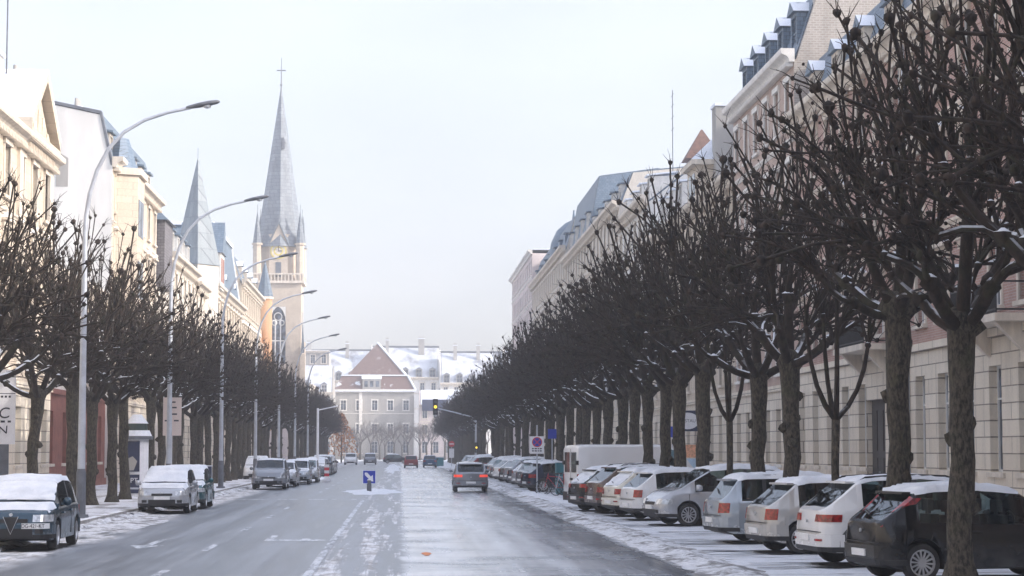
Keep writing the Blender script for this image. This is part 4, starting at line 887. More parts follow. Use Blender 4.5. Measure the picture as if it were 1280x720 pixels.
# right-hand row, X = 8.6, 4.6 m apart
ys = [22.2, 26.8, 31.4, 36.0, 40.9, 45.3, 50.1, 54.1, 58.5, 63.2, 68.0, 72.6] + [77.2 + 4.6 * i for i in range(63)]
for i, y in enumerate(ys):
    if 196 < y < 209: continue
    if y == 40.9: t = plant(YOUNG[0], 8.6, y, 'thin young tree with a forked trunk behind the white SUV', None, rnd, 1.0, .1); continue
    if y == 54.1: t = plant(YOUNG[1], 8.6, y, 'thin young tree standing just right of the silver minivan trunk line', None, rnd, 1.05, 1.2); t['label'] = 'slender young tree trunk behind the roof of the blue-grey estate car'; continue
    if y == 22.2: lab = 'nearest bare pollarded tree on the right, only its branches reaching into the picture'
    elif y in near_r: lab = near_r[y]
    elif y < 200: lab = 'bare pollarded tree in the right-hand row between the white van and the traffic lights'
    else: lab = 'bare pollarded tree in the distant right-hand row beyond the traffic lights'
    plant(POL[(i * 5 + (i // 6)) % 6], 8.6 + rnd.uniform(-.12, .12), y + (rnd.uniform(-.3, .3) if y > 78 else 0), lab, GR, rnd, rnd.uniform(.95, 1.05))
near_l = {51.9: 'bare pollarded tree at the left picture edge, trunk out of view beside the snowed-in hatchback', 57.0: 'bare pollarded tree in front of the white lettered hoarding', 65.6: 'leaning pale-trunked pollarded tree behind the snowed-in dark hatchback at the left',
          71.9: 'dark pollarded tree just left of the first lamp post', 76.4: 'slim dark pollarded tree just right of the first lamp post', 80.7: 'bare pollarded tree second to the right of the first lamp post', 85.2: 'bare pollarded tree close beside the advertising column'}
ysl = [51.9, 57.0, 65.6, 71.9, 76.4, 80.7, 85.2] + [93.5 + 4.7 * i for i in range(49)]
for i, y in enumerate(ysl):
    if 198 < y < 208: continue
    lab = near_l.get(y) or ('bare pollarded tree in the left-hand row between the advertising column and the white mast' if y < 158 else 'bare pollarded tree in the distant left-hand row beyond the white mast')
    t = plant(POL[(i * 5 + 2 + (i // 5)) % 6], -11.1 + rnd.uniform(-.12, .12), y + (rnd.uniform(-.3, .3) if y > 90 else 0), lab, GL, rnd, rnd.uniform(.95, 1.05))
    if y == 65.6: t.rotation_euler = (0, R(4.5), 0); t.location.x = -11.5
# square at the end of the street
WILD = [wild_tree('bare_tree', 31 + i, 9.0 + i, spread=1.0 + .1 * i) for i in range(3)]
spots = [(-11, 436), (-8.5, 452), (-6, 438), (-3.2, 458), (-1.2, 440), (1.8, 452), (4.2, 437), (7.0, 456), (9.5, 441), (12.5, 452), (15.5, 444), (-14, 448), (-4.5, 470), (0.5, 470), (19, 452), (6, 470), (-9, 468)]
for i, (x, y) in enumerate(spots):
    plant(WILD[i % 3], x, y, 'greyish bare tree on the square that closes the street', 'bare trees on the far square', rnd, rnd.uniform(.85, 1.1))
def leafy(name, label, loc, H, Rr, mat, seed):
    rd = random.Random(seed); root = thing(name, label, 'tree', loc); mb = MB(); mb.tube([(0, 0, 0), (0, 0, H * .6)], [.16, .06], 7); mb.build('trunk', M['bark'], root)
    mb = MB()
    for i in range(900):
        t = rd.random() ** .8; z = .12 * H + t * .88 * H; r_ = Rr * (1 - t) ** .75 * math.sqrt(rd.random()) + .05; a = rd.uniform(0, 6.28)
        p = Vector((r_ * math.cos(a), r_ * math.sin(a), z)); u = Vector((rd.uniform(-1, 1), rd.uniform(-1, 1), rd.uniform(-1, 1))).normalized(); v = u.orthogonal().normalized(); s = rd.uniform(.12, .28)
        mb.quad(p - u * s, p - v * s * .6, p + u * s, p + v * s * .6)
    mb.build('crown', mat, root); return root
leafy('hornbeam', 'orange-brown leafy conical tree at the far end of the left row', (-9.3, 334, 0), 8.0, 3.4, simple('withered_orange_leaves', (.40, .17, .06), .8, .4, 2.0), 3)
GRT, GLT = 'cars parked nose-in along the right pavement', 'cars parked along the left kerb'
# ------------------------------------------------------------------ vehicles
MODELS = {
 'hatch': dict(L=4.02, W=1.70, H=1.48, gc=.20, fa=.82, wb=2.50, wr=.305, rg=(.06, .62), ws=(2.42, 3.12), sg=(.66, 2.78), pil=((1.48, 1.58),), gw=.79,
    top=[(0, .93), (.06, .97), (.62, 1.40), (.95, 1.455), (1.7, 1.48), (2.42, 1.42), (3.12, 1.0), (3.55, .92), (3.9, .78), (4.02, .62)], belt=[(0, .915), (1, .93), (2.6, .885), (3.1, .87), (3.6, .83), (3.9, .72), (4.02, .58)]),
 'suv': dict(L=4.40, W=1.83, H=1.61, gc=.24, fa=.95, wb=2.68, wr=.345, rg=(.10, .68), ws=(2.68, 3.35), sg=(.78, 3.0), pil=((1.72, 1.83),), gw=.80,
    top=[(0, 1.0), (.10, 1.06), (.68, 1.50), (1.0, 1.57), (1.9, 1.61), (2.68, 1.55), (3.35, 1.14), (3.9, 1.05), (4.28, .9), (4.40, .70)], belt=[(0, .98), (.9, 1.04), (2.8, 1.0), (3.35, .99), (3.95, .94), (4.28, .82), (4.40, .64)]),
 'estate': dict(L=4.45, W=1.74, H=1.49, gc=.20, fa=.88, wb=2.56, wr=.31, rg=(.08, .40), ws=(2.75, 3.5), sg=(.48, 3.1), pil=((1.0, 1.09), (2.0, 2.1)), gw=.80,
    top=[(0, .95), (.08, 1.0), (.40, 1.42), (.6, 1.47), (1.9, 1.49), (2.75, 1.43), (3.5, 1.0), (4.0, .92), (4.33, .8), (4.45, .64)], belt=[(0, .93), (1, .95), (3.0, .9), (3.5, .885), (4.0, .84), (4.33, .74), (4.45, .6)]),
 'minivan': dict(L=4.10, W=1.73, H=1.62, gc=.20, fa=.84, wb=2.54, wr=.31, rg=(.06, .42), ws=(2.55, 3.42), sg=(.5, 3.05), pil=((1.5, 1.6),), gw=.80,
    top=[(0, .98), (.06, 1.02), (.42, 1.50), (.7, 1.58), (1.7, 1.62), (2.55, 1.55), (3.42, 1.05), (3.75, .95), (4.0, .78), (4.10, .62)], belt=[(0, .96), (1, .97), (3.0, .93), (3.42, .91), (3.75, .84), (4.0, .7), (4.10, .56)]),
 'saloon': dict(L=4.55, W=1.76, H=1.44, gc=.19, fa=.90, wb=2.68, wr=.315, rg=(.62, 1.22), ws=(2.78, 3.52), sg=(1.0, 3.12), pil=((2.0, 2.1),), gw=.77,
    top=[(0, .96), (.08, 1.0), (.62, 1.03), (1.22, 1.36), (1.7, 1.43), (2.1, 1.44), (2.78, 1.38), (3.52, .99), (4.1, .9), (4.43, .76), (4.55, .6)], belt=[(0, .93), (.62, .95), (1.2, .94), (3.0, .89), (3.52, .87), (4.1, .82), (4.43, .7), (4.55, .56)]),
 'van': dict(L=5.0, W=1.95, H=2.28, gc=.26, fa=.9, wb=3.1, wr=.34, rg=(9, 9), ws=(3.9, 4.45), sg=(3.25, 4.1), pil=(), gw=.93,
    top=[(0, 2.16), (.05, 2.25), (.4, 2.28), (3.2, 2.28), (3.9, 2.1), (4.45, 1.35), (4.8, 1.12), (4.95, .9), (5.0, .75)], belt=[(0, 1.2), (3.9, 1.2), (4.45, 1.2), (4.8, 1.0), (4.95, .85), (5.0, .7)]),
}
class Body:
    def __init__(s, m):
        s.__dict__.update(m); s.m = m
        s.ra = s.fa * .9 if s.L < 4.3 else s.L - s.fa - s.wb
        s.rax = s.L - s.fa - s.wb; s.fax = s.L - s.fa
        van = s.W > 1.9
        s.plan = [(0, .93 if van else .70), (.03, .955 if van else .80), (.08, .975 if van else .87), (.18, .99 if van else .94), (.42, 1.0), (s.L - .95, 1.0), (s.L - .45, .965), (s.L - .2, .90), (s.L - .06, .80), (s.L, .70)]
        st = set([0, .01, .03, .05, .08, .12, .18, .26, .34, .42, .55] + [s.L - d for d in (0, .03, .08, .15, .25, .38, .55, .75)])
        x = .55
        while x < s.L - .75: st.add(round(x, 3)); x += .14
        for p in list(s.top) + list(s.belt): st.add(p[0])
        for a, b in list(s.pil) + [s.sg, s.ws] + ([s.rg] if s.rg[0] < 5 else []): st.add(a); st.add(b)
        s.Rw = s.wr + .055
        for ax in (s.rax, s.fax):
            for k in range(13): st.add(ax - s.Rw * math.cos(math.pi * k / 12))
            st.add(ax - s.Rw - .004); st.add(ax + s.Rw + .004)
        st = sorted(v for v in st if 0 <= v <= s.L); s.st = [st[0]]
        for v in st[1:]:
            if v - s.st[-1] > .0035: s.st.append(v)
    def w(s, x): return s.W / 2 * interp(s.plan, x)
    def sec(s, x):
        zb, zt = interp(s.belt, x), interp(s.top, x); w = s.w(x); gc = s.gc
        end = min(x, s.L - x)
        if end < .25: gc += (.25 - end) * .35
        zs = gc
        for ax in (s.rax, s.fax):
            d = abs(x - ax)
            if d < s.Rw: zs = max(zs, s.wr + math.sqrt(s.Rw ** 2 - d * d))
        t = max(0, min(1, (zt - zb) / (s.H - interp(s.belt, s.L * .5))))
        zmid = max(lerp(gc, zb, .56), zs + .03)
        gw = s.W / 2 * s.gw
        return [(0, zs), (w * .93, zs), (w * .985, zs + .02), (w, zmid), (w * .985, max(zb - .06, zmid + .01)), (w * .95, max(zb, zmid + .02)),
                (lerp(w * .90, min(gw, w), t), zb + (zt - zb) * .90), (lerp(w * .80, min(gw, w) * .92, t), zb + (zt - zb) * .97), (lerp(w * .5, gw * .55, t), lerp(zb, zt, 1) - .006), (0, zt + .008)]
def wrap_patch(mb, B, x0, x1, z0, z1, off, mi=0, front=False, s_stop=None, side=1, zoff=(0, 0)):
    """a shallow moulding that follows the body in plan from lateral x0 on the end face round the corner to s_stop (or lateral x1)"""
    if front: pl = [(B.L - s_, B.w(s_)) for s_ in [B.L - d for d in (0, .03, .08, .15, .25, .38, .55, .75)]]
    else: pl = [(s_, B.w(s_)) for s_ in (0, .03, .08, .12, .18, .26, .34, .42, .55, .75)]
    path = [(0.0, x0), (0.0, min(x1, pl[0][1]))]
    if x1 > pl[0][1]:
        for d, wv in pl[1:]:
            if wv <= x1 + 1e-6 and d <= (s_stop or 9): path.append((d, wv))
        if s_stop and path[-1][0] < s_stop: path.append((s_stop, B.w(s_stop if not front else B.L - s_stop)))
    vs = []
    n = len(path)
    for k, o in ((0, off), (1, off), (0, -.03), (1, -.03)):
        for i, (d, x) in enumerate(path):
            a = path[max(0, i - 1)]; b = path[min(n - 1, i + 1)]; t = Vector((b[1] - a[1], b[0] - a[0])); t.normalize() if t.length > 0 else None
            nx, nd = -t.y * -1, -t.x       # outward: +x lateral, -d towards the end
            dd = d + nd * o + (zoff[k]); xx = x + nx * o
            y = -B.L / 2 + dd if not front else B.L / 2 - dd
            vs.append((side * xx, y, (z0, z1)[k]))
    fs = []
    for i in range(n - 1): fs += [(i, i + 1, n + i + 1, n + i), (2 * n + i, i, i + 1, 2 * n + i + 1)[::-1], (n + i, n + i + 1, 3 * n + i + 1, 3 * n + i)[::-1]]
    fs += [(0, n, 3 * n, 2 * n), (n - 1, 3 * n - 1, 4 * n - 1, 2 * n - 1)]
    mb.add(vs, fs, mi)
def full_patch(mb, B, x1, z0, z1, off, mi=0, front=False, s_stop=None):
    for sd_ in (1, -1): wrap_patch(mb, B, 0, x1, z0, z1, off, mi, front, s_stop, sd_)
WHEEL = {}
def wheel_meshes(r, spokes):
    k = (r, spokes)
    if k not in WHEEL:
        t = MB(); t.lathe([(r * .66, -.095), (r * .93, -.10), (r * .985, -.075), (r, -.03), (r, .03), (r * .985, .075), (r * .93, .10), (r * .66, .095)], 28, 'x')
        q = MB(); q.lathe([(r * .70, .10), (r * .66, .10), (r * .63, .06), (.02, .05)], 28, 'x', mi=1); q.lathe([(0, .085), (r * .17, .085), (r * .17, .05)], 12, 'x'); q.lathe([(r * .70, .102), (r * .63, .098), (r * .60, .07)], 28, 'x')
        for i in range(spokes):
            a = 2 * math.pi * i / spokes
            for da in ((-.13, .13) if spokes <= 6 else (0,)):
                c, s_ = math.cos(a), math.sin(a); c2, s2 = math.cos(a + da), math.sin(a + da); hw = r * (.05 if spokes <= 6 else .042)
                p = [(r * .13 * c - hw * s_, r * .13 * s_ + hw * c), (r * .13 * c + hw * s_, r * .13 * s_ - hw * c), (r * .66 * c2 + hw * s2, r * .66 * s2 - hw * c2), (r * .66 * c2 - hw * s2, r * .66 * s2 + hw * c2)]
                q.prism([(.055, y, z) for y, z in p], (.032, 0, 0))
        q.lathe([(r * .66, -.095), (.02, -.09)], 20, 'x', mi=1)
        WHEEL[k] = (t.mesh('wheel', M['rubber'], 40), q.mesh('rim', [M['alloy'], M['dark']], 40))
    return WHEEL[k]
def snow_cap(root, B, s0, s1, th, seed, rows=(6, 7, 8, 9), skip=None, mirror=True, name='snow_cover'):
    rd = random.Random(seed); st = [x for x in B.st if s0 <= x <= s1]; st = [x for i, x in enumerate(st) if i == 0 or i == len(st) - 1 or x - st[i - 1] > .03]
    mb = MB(); n = 2 * len(rows) - 1; vs = []
    for i, x in enumerate(st):
        sec = B.sec(x); prof = [(-sec[r][0], sec[r][1]) for r in rows] + [(sec[r][0], sec[r][1]) for r in reversed(rows[:-1])]
        for j, (xx, z) in enumerate(prof):
            e = min(1, min(i, len(st) - 1 - i) / 1.5) * (0 if j in (0, n - 1) else 1)
            sl = abs(B.sec(min(B.L, x + .05))[9][1] - B.sec(max(0, x - .05))[9][1]) / .1
            vs.append((xx, x - B.L / 2 + rd.uniform(-.035, .035), z + .006 + th * e * rd.uniform(.45, 1.2) / (1 + .3 * sl)))
    mb.add(vs, [(i * n + j, i * n + j + 1, (i + 1) * n + j + 1, (i + 1) * n + j) for i in range(len(st) - 1) for j in range(n - 1)], 0, True)
    return mb.build(name, M['snow'], root)
def car(name, model, col, x, y, head, label, cat='car', group=None, spokes=10, tail='std', snow='roof', detail=True, plate=True, seed=1, lights='std', lit=False, trim_dark=True, plate_text=None, sparse=False, shield=False):
    """x, y = centre on the ground; head = degrees clockwise from +Y"""
    B = Body(MODELS[model]); van = model == 'van'
    root = thing(name, label, cat, (x, y, 0.03 if group == GRT else 0.02), -R(head), group); rd = random.Random(seed)
    P = paint(col)
    body, ws, rg, sgl, sgr = MB(), MB(), MB(), MB(), MB(); st = B.st
    rows = [[(px, s_ - B.L / 2, z) for px, z in B.sec(s_)] for s_ in st]
    for i in range(len(st) - 1):
        sm = (st[i] + st[i + 1]) / 2
        for j in range(9):
            for sd_ in (1, -1):
                a, b, c, d = rows[i][j], rows[i + 1][j], rows[i + 1][j + 1], rows[i][j + 1]
                q = [(p[0] * sd_, p[1], p[2]) for p in (a, b, c, d)]
                if sd_ < 0: q = q[::-1]
                tgt, mi = body, 0
                if j <= 1: mi = 1
                if B.ws[0] < sm < B.ws[1] and j in (7, 8): tgt, mi = ws, 0
                elif B.rg[0] < sm < B.rg[1] and j in (7, 8): tgt, mi = rg, 0
                elif j == 5 and B.sg[0] < sm < B.sg[1]:
                    if any(p0 < sm < p1 for p0, p1 in B.pil): mi = 1
                    else: tgt, mi = (sgr if sd_ > 0 else sgl), 0
                tgt.add(q, [(0, 1, 2, 3)], mi, True)
    for k, s_ in ((0, st[0]), (-1, st[-1])):
        r_ = rows[k]; ring = [(p[0], p[1], p[2]) for p in r_] + [(-p[0], p[1], p[2]) for p in reversed(r_[1:-1])]
        body.add(ring, [tuple(range(len(ring))) if k == 0 else tuple(reversed(range(len(ring))))], 0)
    iw = B.W / 2 - .27; body.box(-iw, iw, -B.L/2 + .14, B.L/2 - .2, B.gc + .03, .72, 1)
    bo = body.build('body', [P, M['dark']], root, 52, True)
    for nme, mb in (('windscreen', ws), ('rear_window', rg), ('side_window', sgl), ('side_window', sgr)):
        if mb.f: mb.build(nme, M['carglass'], root, 38, True)
    tm, rm = wheel_meshes(B.wr, spokes)
    for ax in (B.rax, B.fax):
        for sd_ in (1, -1):
            o = link('wheel', tm, root); o.location = (sd_ * (B.W/2 - .115), ax - B.L/2, B.wr); o.rotation_euler = (rd.uniform(0, 6), 0, 0 if sd_ > 0 else math.pi); link('rim', rm, o)
    W2 = B.W / 2
    if not sparse and not van:
        fy = B.ws[0] - .15 - B.L/2; hz = interp(B.belt, 1.5)
        for sx in (-.37, .37):
            for yy, hh in ((fy, 1.0), (fy - .85, .96)):
                mb = MB(); mb.box(sx - .22, sx + .22, yy - .12, yy + .02, .5, hz + .12); mb.box(sx - .20, sx + .20, yy - .1, yy + .45, .42, .56); mb.box(sx - .12, sx + .12, yy - .13, yy - .03, hz + .17, hz + .36); mb.box(sx - .04, sx + .04, yy - .1, yy - .06, hz + .1, hz + .19); mb.build('seat', M['greyplastic'], root)
        mb = MB(); mb.box(-W2 * .8, W2 * .8, fy + .62, fy + .95, .7, hz - .02); mb.lathe([(.17, fy + .5), (.19, fy + .52), (.17, fy + .54), (.155, fy + .52), (.17, fy + .5)], 14, 'y', (-.37, 0, hz - .02)); mb.build('dashboard', M['dark'], root)
    # bumpers
    lowm = M['greyplastic'] if trim_dark else P
    mb = MB(); full_patch(mb, B, W2, .36, .58, .028, 0, False, .42); full_patch(mb, B, W2, .27, .357, .024, 1, False, .42); mb.build('bumper', [P if not van else M['dark'], M['dark'] if trim_dark else P], root)
    mb = MB(); full_patch(mb, B, W2, .34, .54, .028, 0, True, .5); full_patch(mb, B, W2, .25, .337, .022, 1, True, .5); mb.build('bumper', [P, M['dark']], root)
    mb = MB(); full_patch(mb, B, W2 * .52, .30, .46, .036, 0, True); mb.build('grille', M['dark'], root)
    if not sparse:
        for sd_ in (1, -1): mb = MB(); wrap_patch(mb, B, W2 * .52, W2, .60, .745, .012, 0, True, .36, sd_, (0, .05)); mb.build('headlight', M['clear_lamp'], root)
        mb = MB(); wrap_patch(mb, B, 0, W2 * .40, .585, .66, .014, 0, True, None, 1); wrap_patch(mb, B, 0, W2 * .40, .585, .66, .014, 0, True, None, -1); mb.build('upper_grille', M['dark'], root)
        for sd_ in (1, -1): mb = MB(); wrap_patch(mb, B, W2 * .58, W2 * .80, .36, .45, .034, 0, True, None, sd_); mb.build('fog_lamp', M['dark'], root)
    tmat = M['brake_light'] if lit else M['red_lamp']
    for sd_ in (1, -1):
        mb = MB()
        if tail == 'std': wrap_patch(mb, B, W2 * .60, W2, .70, .87, .012, 0, False, .30, sd_)
        elif tail == 'wide': wrap_patch(mb, B, W2 * .50, W2, .80, .93, .012, 0, False, .36, sd_)
        elif tail == 'block': wrap_patch(mb, B, W2 * .70, W2, .68, .90, .012, 0, False, .20, sd_)
        elif tail == 'van': wrap_patch(mb, B, W2 * .84, W2, .82, 1.22, .016, 0, False, .12, sd_)
        elif tail == 'pillar':
            a, b = B.sec(.05), B.sec(.58); A = Vector((sd_ * (a[5][0] - .01), .05 - B.L/2, a[5][1] - .06)); C = Vector((sd_ * (b[6][0] + .012), .58 - B.L/2, b[6][1] - .02))
            A2 = Vector((A.x, A.y + .27, A.z + .02)); C2 = Vector((C.x, C.y + .16, C.z))
            A3 = Vector((A.x - sd_ * .17, A.y - .015, A.z + .02)); C3 = Vector((C.x - sd_ * .10, C.y - .02, C.z + .03))
            o_ = Vector((sd_ * .03, -.02, .012))
            mb.add([A + o_, C + o_, C2 + o_, A2 + o_, A3 + o_, C3 + o_], [(0, 1, 2, 3), (0, 4, 5, 1)]); mb.add([A2, C2, A2 + o_, C2 + o_, A3, C3, A3 + o_, C3 + o_], [(0, 1, 3, 2), (4, 6, 7, 5)])
        mb.build('taillight', M['amber_lamp'] if tail == 'std' and col in ('silver', 'champagne') else tmat, root)
    if tail in ('wide', 'std') and not sparse:
        for sd_ in (1, -1): mb = MB(); wrap_patch(mb, B, W2 * .62, W2 * .92, .46, .50, .034, 0, False, .06, sd_); mb.build('reflector', M['red_lamp'], root)
    if plate:
        for fr in (False, True):
            zz = .46 if model not in ('hatch',) or fr else .40
            mb = MB()
            if fr and shield: wrap_patch(mb, B, .22, .74, zz, zz + .11, .046, 0, True, None, -1)
            else: full_patch(mb, B, .26, zz, zz + .11, .046, 0, fr)
            pl = mb.build('number_plate', M['plate'], root)
            if plate_text and fr: text('lettering', plate_text, .115, M['ink'], pl, ((-.46 if shield else 0), B.L/2 + (.042 if shield else .052), zz + .055), (math.pi/2, 0, math.pi), .002, xs=.85)
    for sd_ in (1, -1):      # mirrors
        mb = MB(); yy = B.ws[1] - .42 - B.L/2; zz = interp(B.belt, B.ws[1] - .4) + .06; x0 = sd_ * (B.w(B.ws[1] - .4) * .95)
        mb.lathe([(0, -.10), (.075, -.08), (.095, 0), (.085, .07), (0, .075)], 10, 'y', (x0 + sd_ * .14, yy, zz + .05)); mb.box(min(x0, x0 + sd_ * .1), max(x0, x0 + sd_ * .1), yy - .03, yy + .03, zz - .02, zz + .03)
        mb.build('mirror', P if not sparse else M['dark'], root)
    if not sparse:
        mb = MB()      # door seams, handles, sill trim
        for sd_ in (1, -1):
            for hx in ((B.sg[0] + .95, B.sg[0] + 1.95) if B.L < 4.9 else (3.3,)):
                zh = interp(B.belt, hx) - .14; xx = B.w(hx) * .993; mb.box(min(sd_ * xx, sd_ * (xx + .035)), max(sd_ * xx, sd_ * (xx + .035)), hx - B.L/2 - .1, hx - B.L/2 + .1, zh, zh + .035)
        mb.build('door_handle', P, root)
        mb = MB()
        for sd_ in (1, -1):
            for hx in ([B.pil[0][0] + .05, B.ws[1] - .18] if B.pil else [3.2, 4.2]):
                for z0_, z1_ in ((B.gc + .1, .62), (.62, interp(B.belt, hx) - .05)):
                    xa = B.w(hx) * (1.0015 if z0_ < .5 else .997); mb.box(min(sd_ * (xa - .02), sd_ * (xa + .003)), max(sd_ * (xa - .02), sd_ * (xa + .003)), hx - B.L/2 - .006, hx - B.L/2 + .006, z0_, z1_)
        mb.build('door_seam', M['dark'], root)
        if B.rg[0] < 5:
            mb = MB(); a = B.sec(B.rg[1] - .02); mb.box(-W2 * .62, W2 * .62, B.rg[1] - .17 - B.L/2, B.rg[1] + .05 - B.L/2, a[9][1] - .02, a[9][1] + .018); mb.build('roof_spoiler', P, root)
            mb = MB(); b0 = B.sec(B.rg[0] + .06); mb.tube([(0, B.rg[0] + .04 - B.L/2, b0[9][1] + .02), (-.42, B.rg[0] + .14 - B.L/2, B.sec(B.rg[0] + .14)[9][1] + .012)], .012, 5); mb.build('wiper', M['dark'], root)
    if model in ('suv', 'estate'):
        mb = MB()
        for sd_ in (1, -1):
            pts = [(sd_ * B.sec(x_)[7][0] * .97, x_ - B.L/2, B.sec(x_)[7][1] + (.055 if 0 < k < 4 else .012)) for k, x_ in enumerate((.75, .9, 1.6, 2.4, 2.6))]; mb.tube(pts, .017, 5)
        mb.build('roof_rail', M['alloy'] if model == 'estate' else M['dark'], root)
    if model == 'suv' and trim_dark:
        mb = MB()
        for ax in (B.rax, B.fax):
            for sd_ in (1, -1):
                pr = []
                for k in range(13):
                    a = math.pi * k / 12; pr.append((ax - B.L/2 - math.cos(a), B.wr + math.sin(a)))
                for k in range(12):
                    y0, z0_ = pr[k]; 
                    def P_(kk, rr): a = math.pi * kk / 12; return (sd_ * (B.W/2 + .008), ax - B.L/2 - rr * math.cos(a), B.wr + rr * math.sin(a))
                    q = [P_(k, B.Rw - .01), P_(k + 1, B.Rw - .01), P_(k + 1, B.Rw + .055), P_(k, B.Rw + .055)]
                    mb.add(q, [(0, 1, 2, 3)]); mb.add([q[3], q[2], (q[2][0] - sd_ * .05, q[2][1], q[2][2]), (q[3][0] - sd_ * .05, q[3][1], q[3][2])], [(0, 1, 2, 3)])
        mb.build('arch_trim', M['greyplastic'], root)
    roof0 = B.rg[1] - .02 if B.rg[0] < 5 else .05
    if snow in ('roof', 'all', 'rear', 'light'): snow_cap(root, B, roof0, B.ws[0], .08 if snow != 'light' else .035, seed)
    if snow == 'rear': snow_cap(root, B, B.rg[0] - .02, B.rg[1], .03, seed + 1, (7, 8, 9))
    if snow == 'all':
        snow_cap(root, B, B.ws[0], B.ws[1] - .04, .035, seed + 2); snow_cap(root, B, B.ws[1] + .05, B.L - .24, .045, seed + 3, (5, 6, 7, 8, 9))
    if snow == 'hood': snow_cap(root, B, roof0, B.ws[0], .05, seed); snow_cap(root, B, B.ws[1] + .02, B.L - .2, .04, seed + 3, (5, 6, 7, 8, 9))
    if van:
        for sd_ in (1, -1):
            mb = MB(); wrap_patch(mb, B, .10, .72, 1.28, 2.0, .012, 0, False, None, sd_); mb.build('rear_window', M['carglass'], root)
            mb = MB(); wrap_patch(mb, B, .76, .90, 1.55, 1.7, .05, 0, False, None, sd_); mb.build('hinge', M['dark'], root)
        mb = MB(); wrap_patch(mb, B, -.012, .012, .5, 2.12, .006, 0, False, None, 1); mb.build('door_seam', M['dark'], root)
        mb = MB(); wrap_patch(mb, B, .05, .25, 1.0, 1.08, .05, 0, False, None, 1); mb.build('door_handle', M['dark'], root)
        mb = MB()
        for sd_ in (1, -1): mb.box(min(sd_ * (W2 - .01), sd_ * (W2 + .015)), max(sd_ * (W2 - .01), sd_ * (W2 + .015)), -1.1, 0.6, .62, .74)
        mb.build('side_moulding', M['dark'], root)
    # the ends lean in above and below the bumper line
    if not van:
        done = set()
        for o in [c for c in root.children if c.type == 'MESH' and c.name.split('.')[0] not in ('wheel',)]:
            if o.data.name in done: continue
            done.add(o.data.name)
            for v in o.data.vertices:
                e = B.L / 2 - abs(v.co.y)
                k = max(0.0, 1 - max(0.0, e) / .9)
                if k > 0:
                    dz = v.co.z - .50; g = (.16 * min(dz, .6) ** 2 * 1.3 + .03 * dz if dz > 0 else .9 * dz * dz)
                    v.co.y -= math.copysign(k * g, v.co.y)
            o.data.update()
            for c in o.children:
                if c.type == 'MESH' and c.name.startswith('lettering'): c.location.y += .012
    if not sparse and not van:
        mb = MB()       # tailgate seam and recess of the plate
        full_patch(mb, B, W2 * .80, .615, .627, .004); mb.build('tailgate_seam', M['dark'], root)
        mb = MB(); mb.lathe([(0, 0), (.03, 0), (.03, .02)], 12, 'y', (0, -B.L/2 - .022 + .02, .80), 0, False); mb.build('badge', M['alloy'], root)
        if shield:
            mb = MB(); mb.prism([(-.15, B.L/2 + .0, .70), (0, B.L/2 + .0, .36), (.15, B.L/2 + .0, .70)], (0, .055, 0)); mb.build('shield_grille', M['dark'], root)
            mb = MB(); mb.lathe([(0, B.L/2 + .055), (.035, B.L/2 + .055), (.035, B.L/2)], 14, 'y', (0, 0, .75), 0, False); mb.tube([(-.155, B.L/2 + .05, .71), (0, B.L/2 + .05, .35), (.155, B.L/2 + .05, .71)], .009, 5); mb.build('badge', M['alloy'], root)
        else:
            mb = MB(); mb.prism([(-.05, B.L/2 - .01, .66), (0, B.L/2 - .01, .61), (.05, B.L/2 - .01, .66), (0, B.L/2 - .01, .71)], (0, .012, 0)); mb.build('badge', M['alloy'], root)
    return root
def parked(name, model, col, xr, yn, label, head=78, **kw):
    """rear bumper at lateral xr, side nearer the viewer at distance yn (angled nose-in parking)"""
    L, Wd = MODELS[model]['L'], MODELS[model]['W']; h = R(head); f = Vector((math.sin(h), math.cos(h))); r_ = Vector((math.cos(h), -math.sin(h)))
    nosed = kw.pop('nose_out', False)
    c = Vector((xr, yn)) - r_ * (Wd / 2) + f * (L / 2) + (r_ * (Wd/2)) * 0
    c.x = xr + f.x * L / 2 ; c.y = yn + Wd / 2 + f.y * L / 2
    return car(name, model, col, c.x, c.y, head + (180 if nosed else 0), label, group=GRT, **kw)
parked('parked_hatchback', 'hatch', 'black', 7.36, 32.3, 'shiny black hatchback with tall red pillar lamps and a snowy roof, nearest on the right', 80, tail='pillar', spokes=14, seed=1)
parked('parked_suv', 'suv', 'white', 7.35, 36.6, 'white SUV with dark wheel-arch trim and snow dusting its rear window', 84, tail='wide', spokes=5, snow='light', seed=2)
parked('parked_hatchback', 'hatch', 'champagne', 7.2, 41.3, 'pale champagne-silver hatchback with a bluish rear window between the white SUV and the estate car', 81, tail='block', seed=3)
parked('parked_estate', 'estate', 'silverblue', 7.0, 46.0, 'blue-grey estate car with roof rails and blocky red tail lamps', 83, tail='block', seed=4)
parked('parked_hatchback', 'hatch', 'grey', 8.3, 51.4, 'dark car under a snow-white roof behind the blue-grey estate', 80, seed=5, tail='std')
parked('parked_minivan', 'minivan', 'silver', 6.9, 56.6, 'silver minivan parked nose to the road with a multi-spoke wheel, half behind a trunk', 78, nose_out=True, spokes=12, seed=6)
parked('parked_hatchback', 'hatch', 'white', 6.75, 61.2, 'white hatchback with red block lamps just left of the silver minivan', 77, tail='block', seed=7)
parked('parked_hatchback', 'hatch', 'cream', 6.55, 64.6, 'white hatchback with a snowy rear window beside the brownish car', 76, tail='std', snow='rear', seed=8)
parked('parked_hatchback', 'suv', 'brown', 6.3, 67.8, 'brownish car wedged between the white hatchbacks and the black saloon', 77, tail='std', seed=9, snow='light')
parked('parked_saloon', 'hatch', 'black', 5.95, 70.3, 'dark car with red lamps and snow on its rear window beside the white van', 74, tail='wide', snow='rear', seed=10)
van = parked('white_van', 'van', 'white', 6.15, 74.0, 'tall white panel van with black lower bumper among the parked cars', 78, tail='van', snow='none', seed=11); van['category'] = 'van'
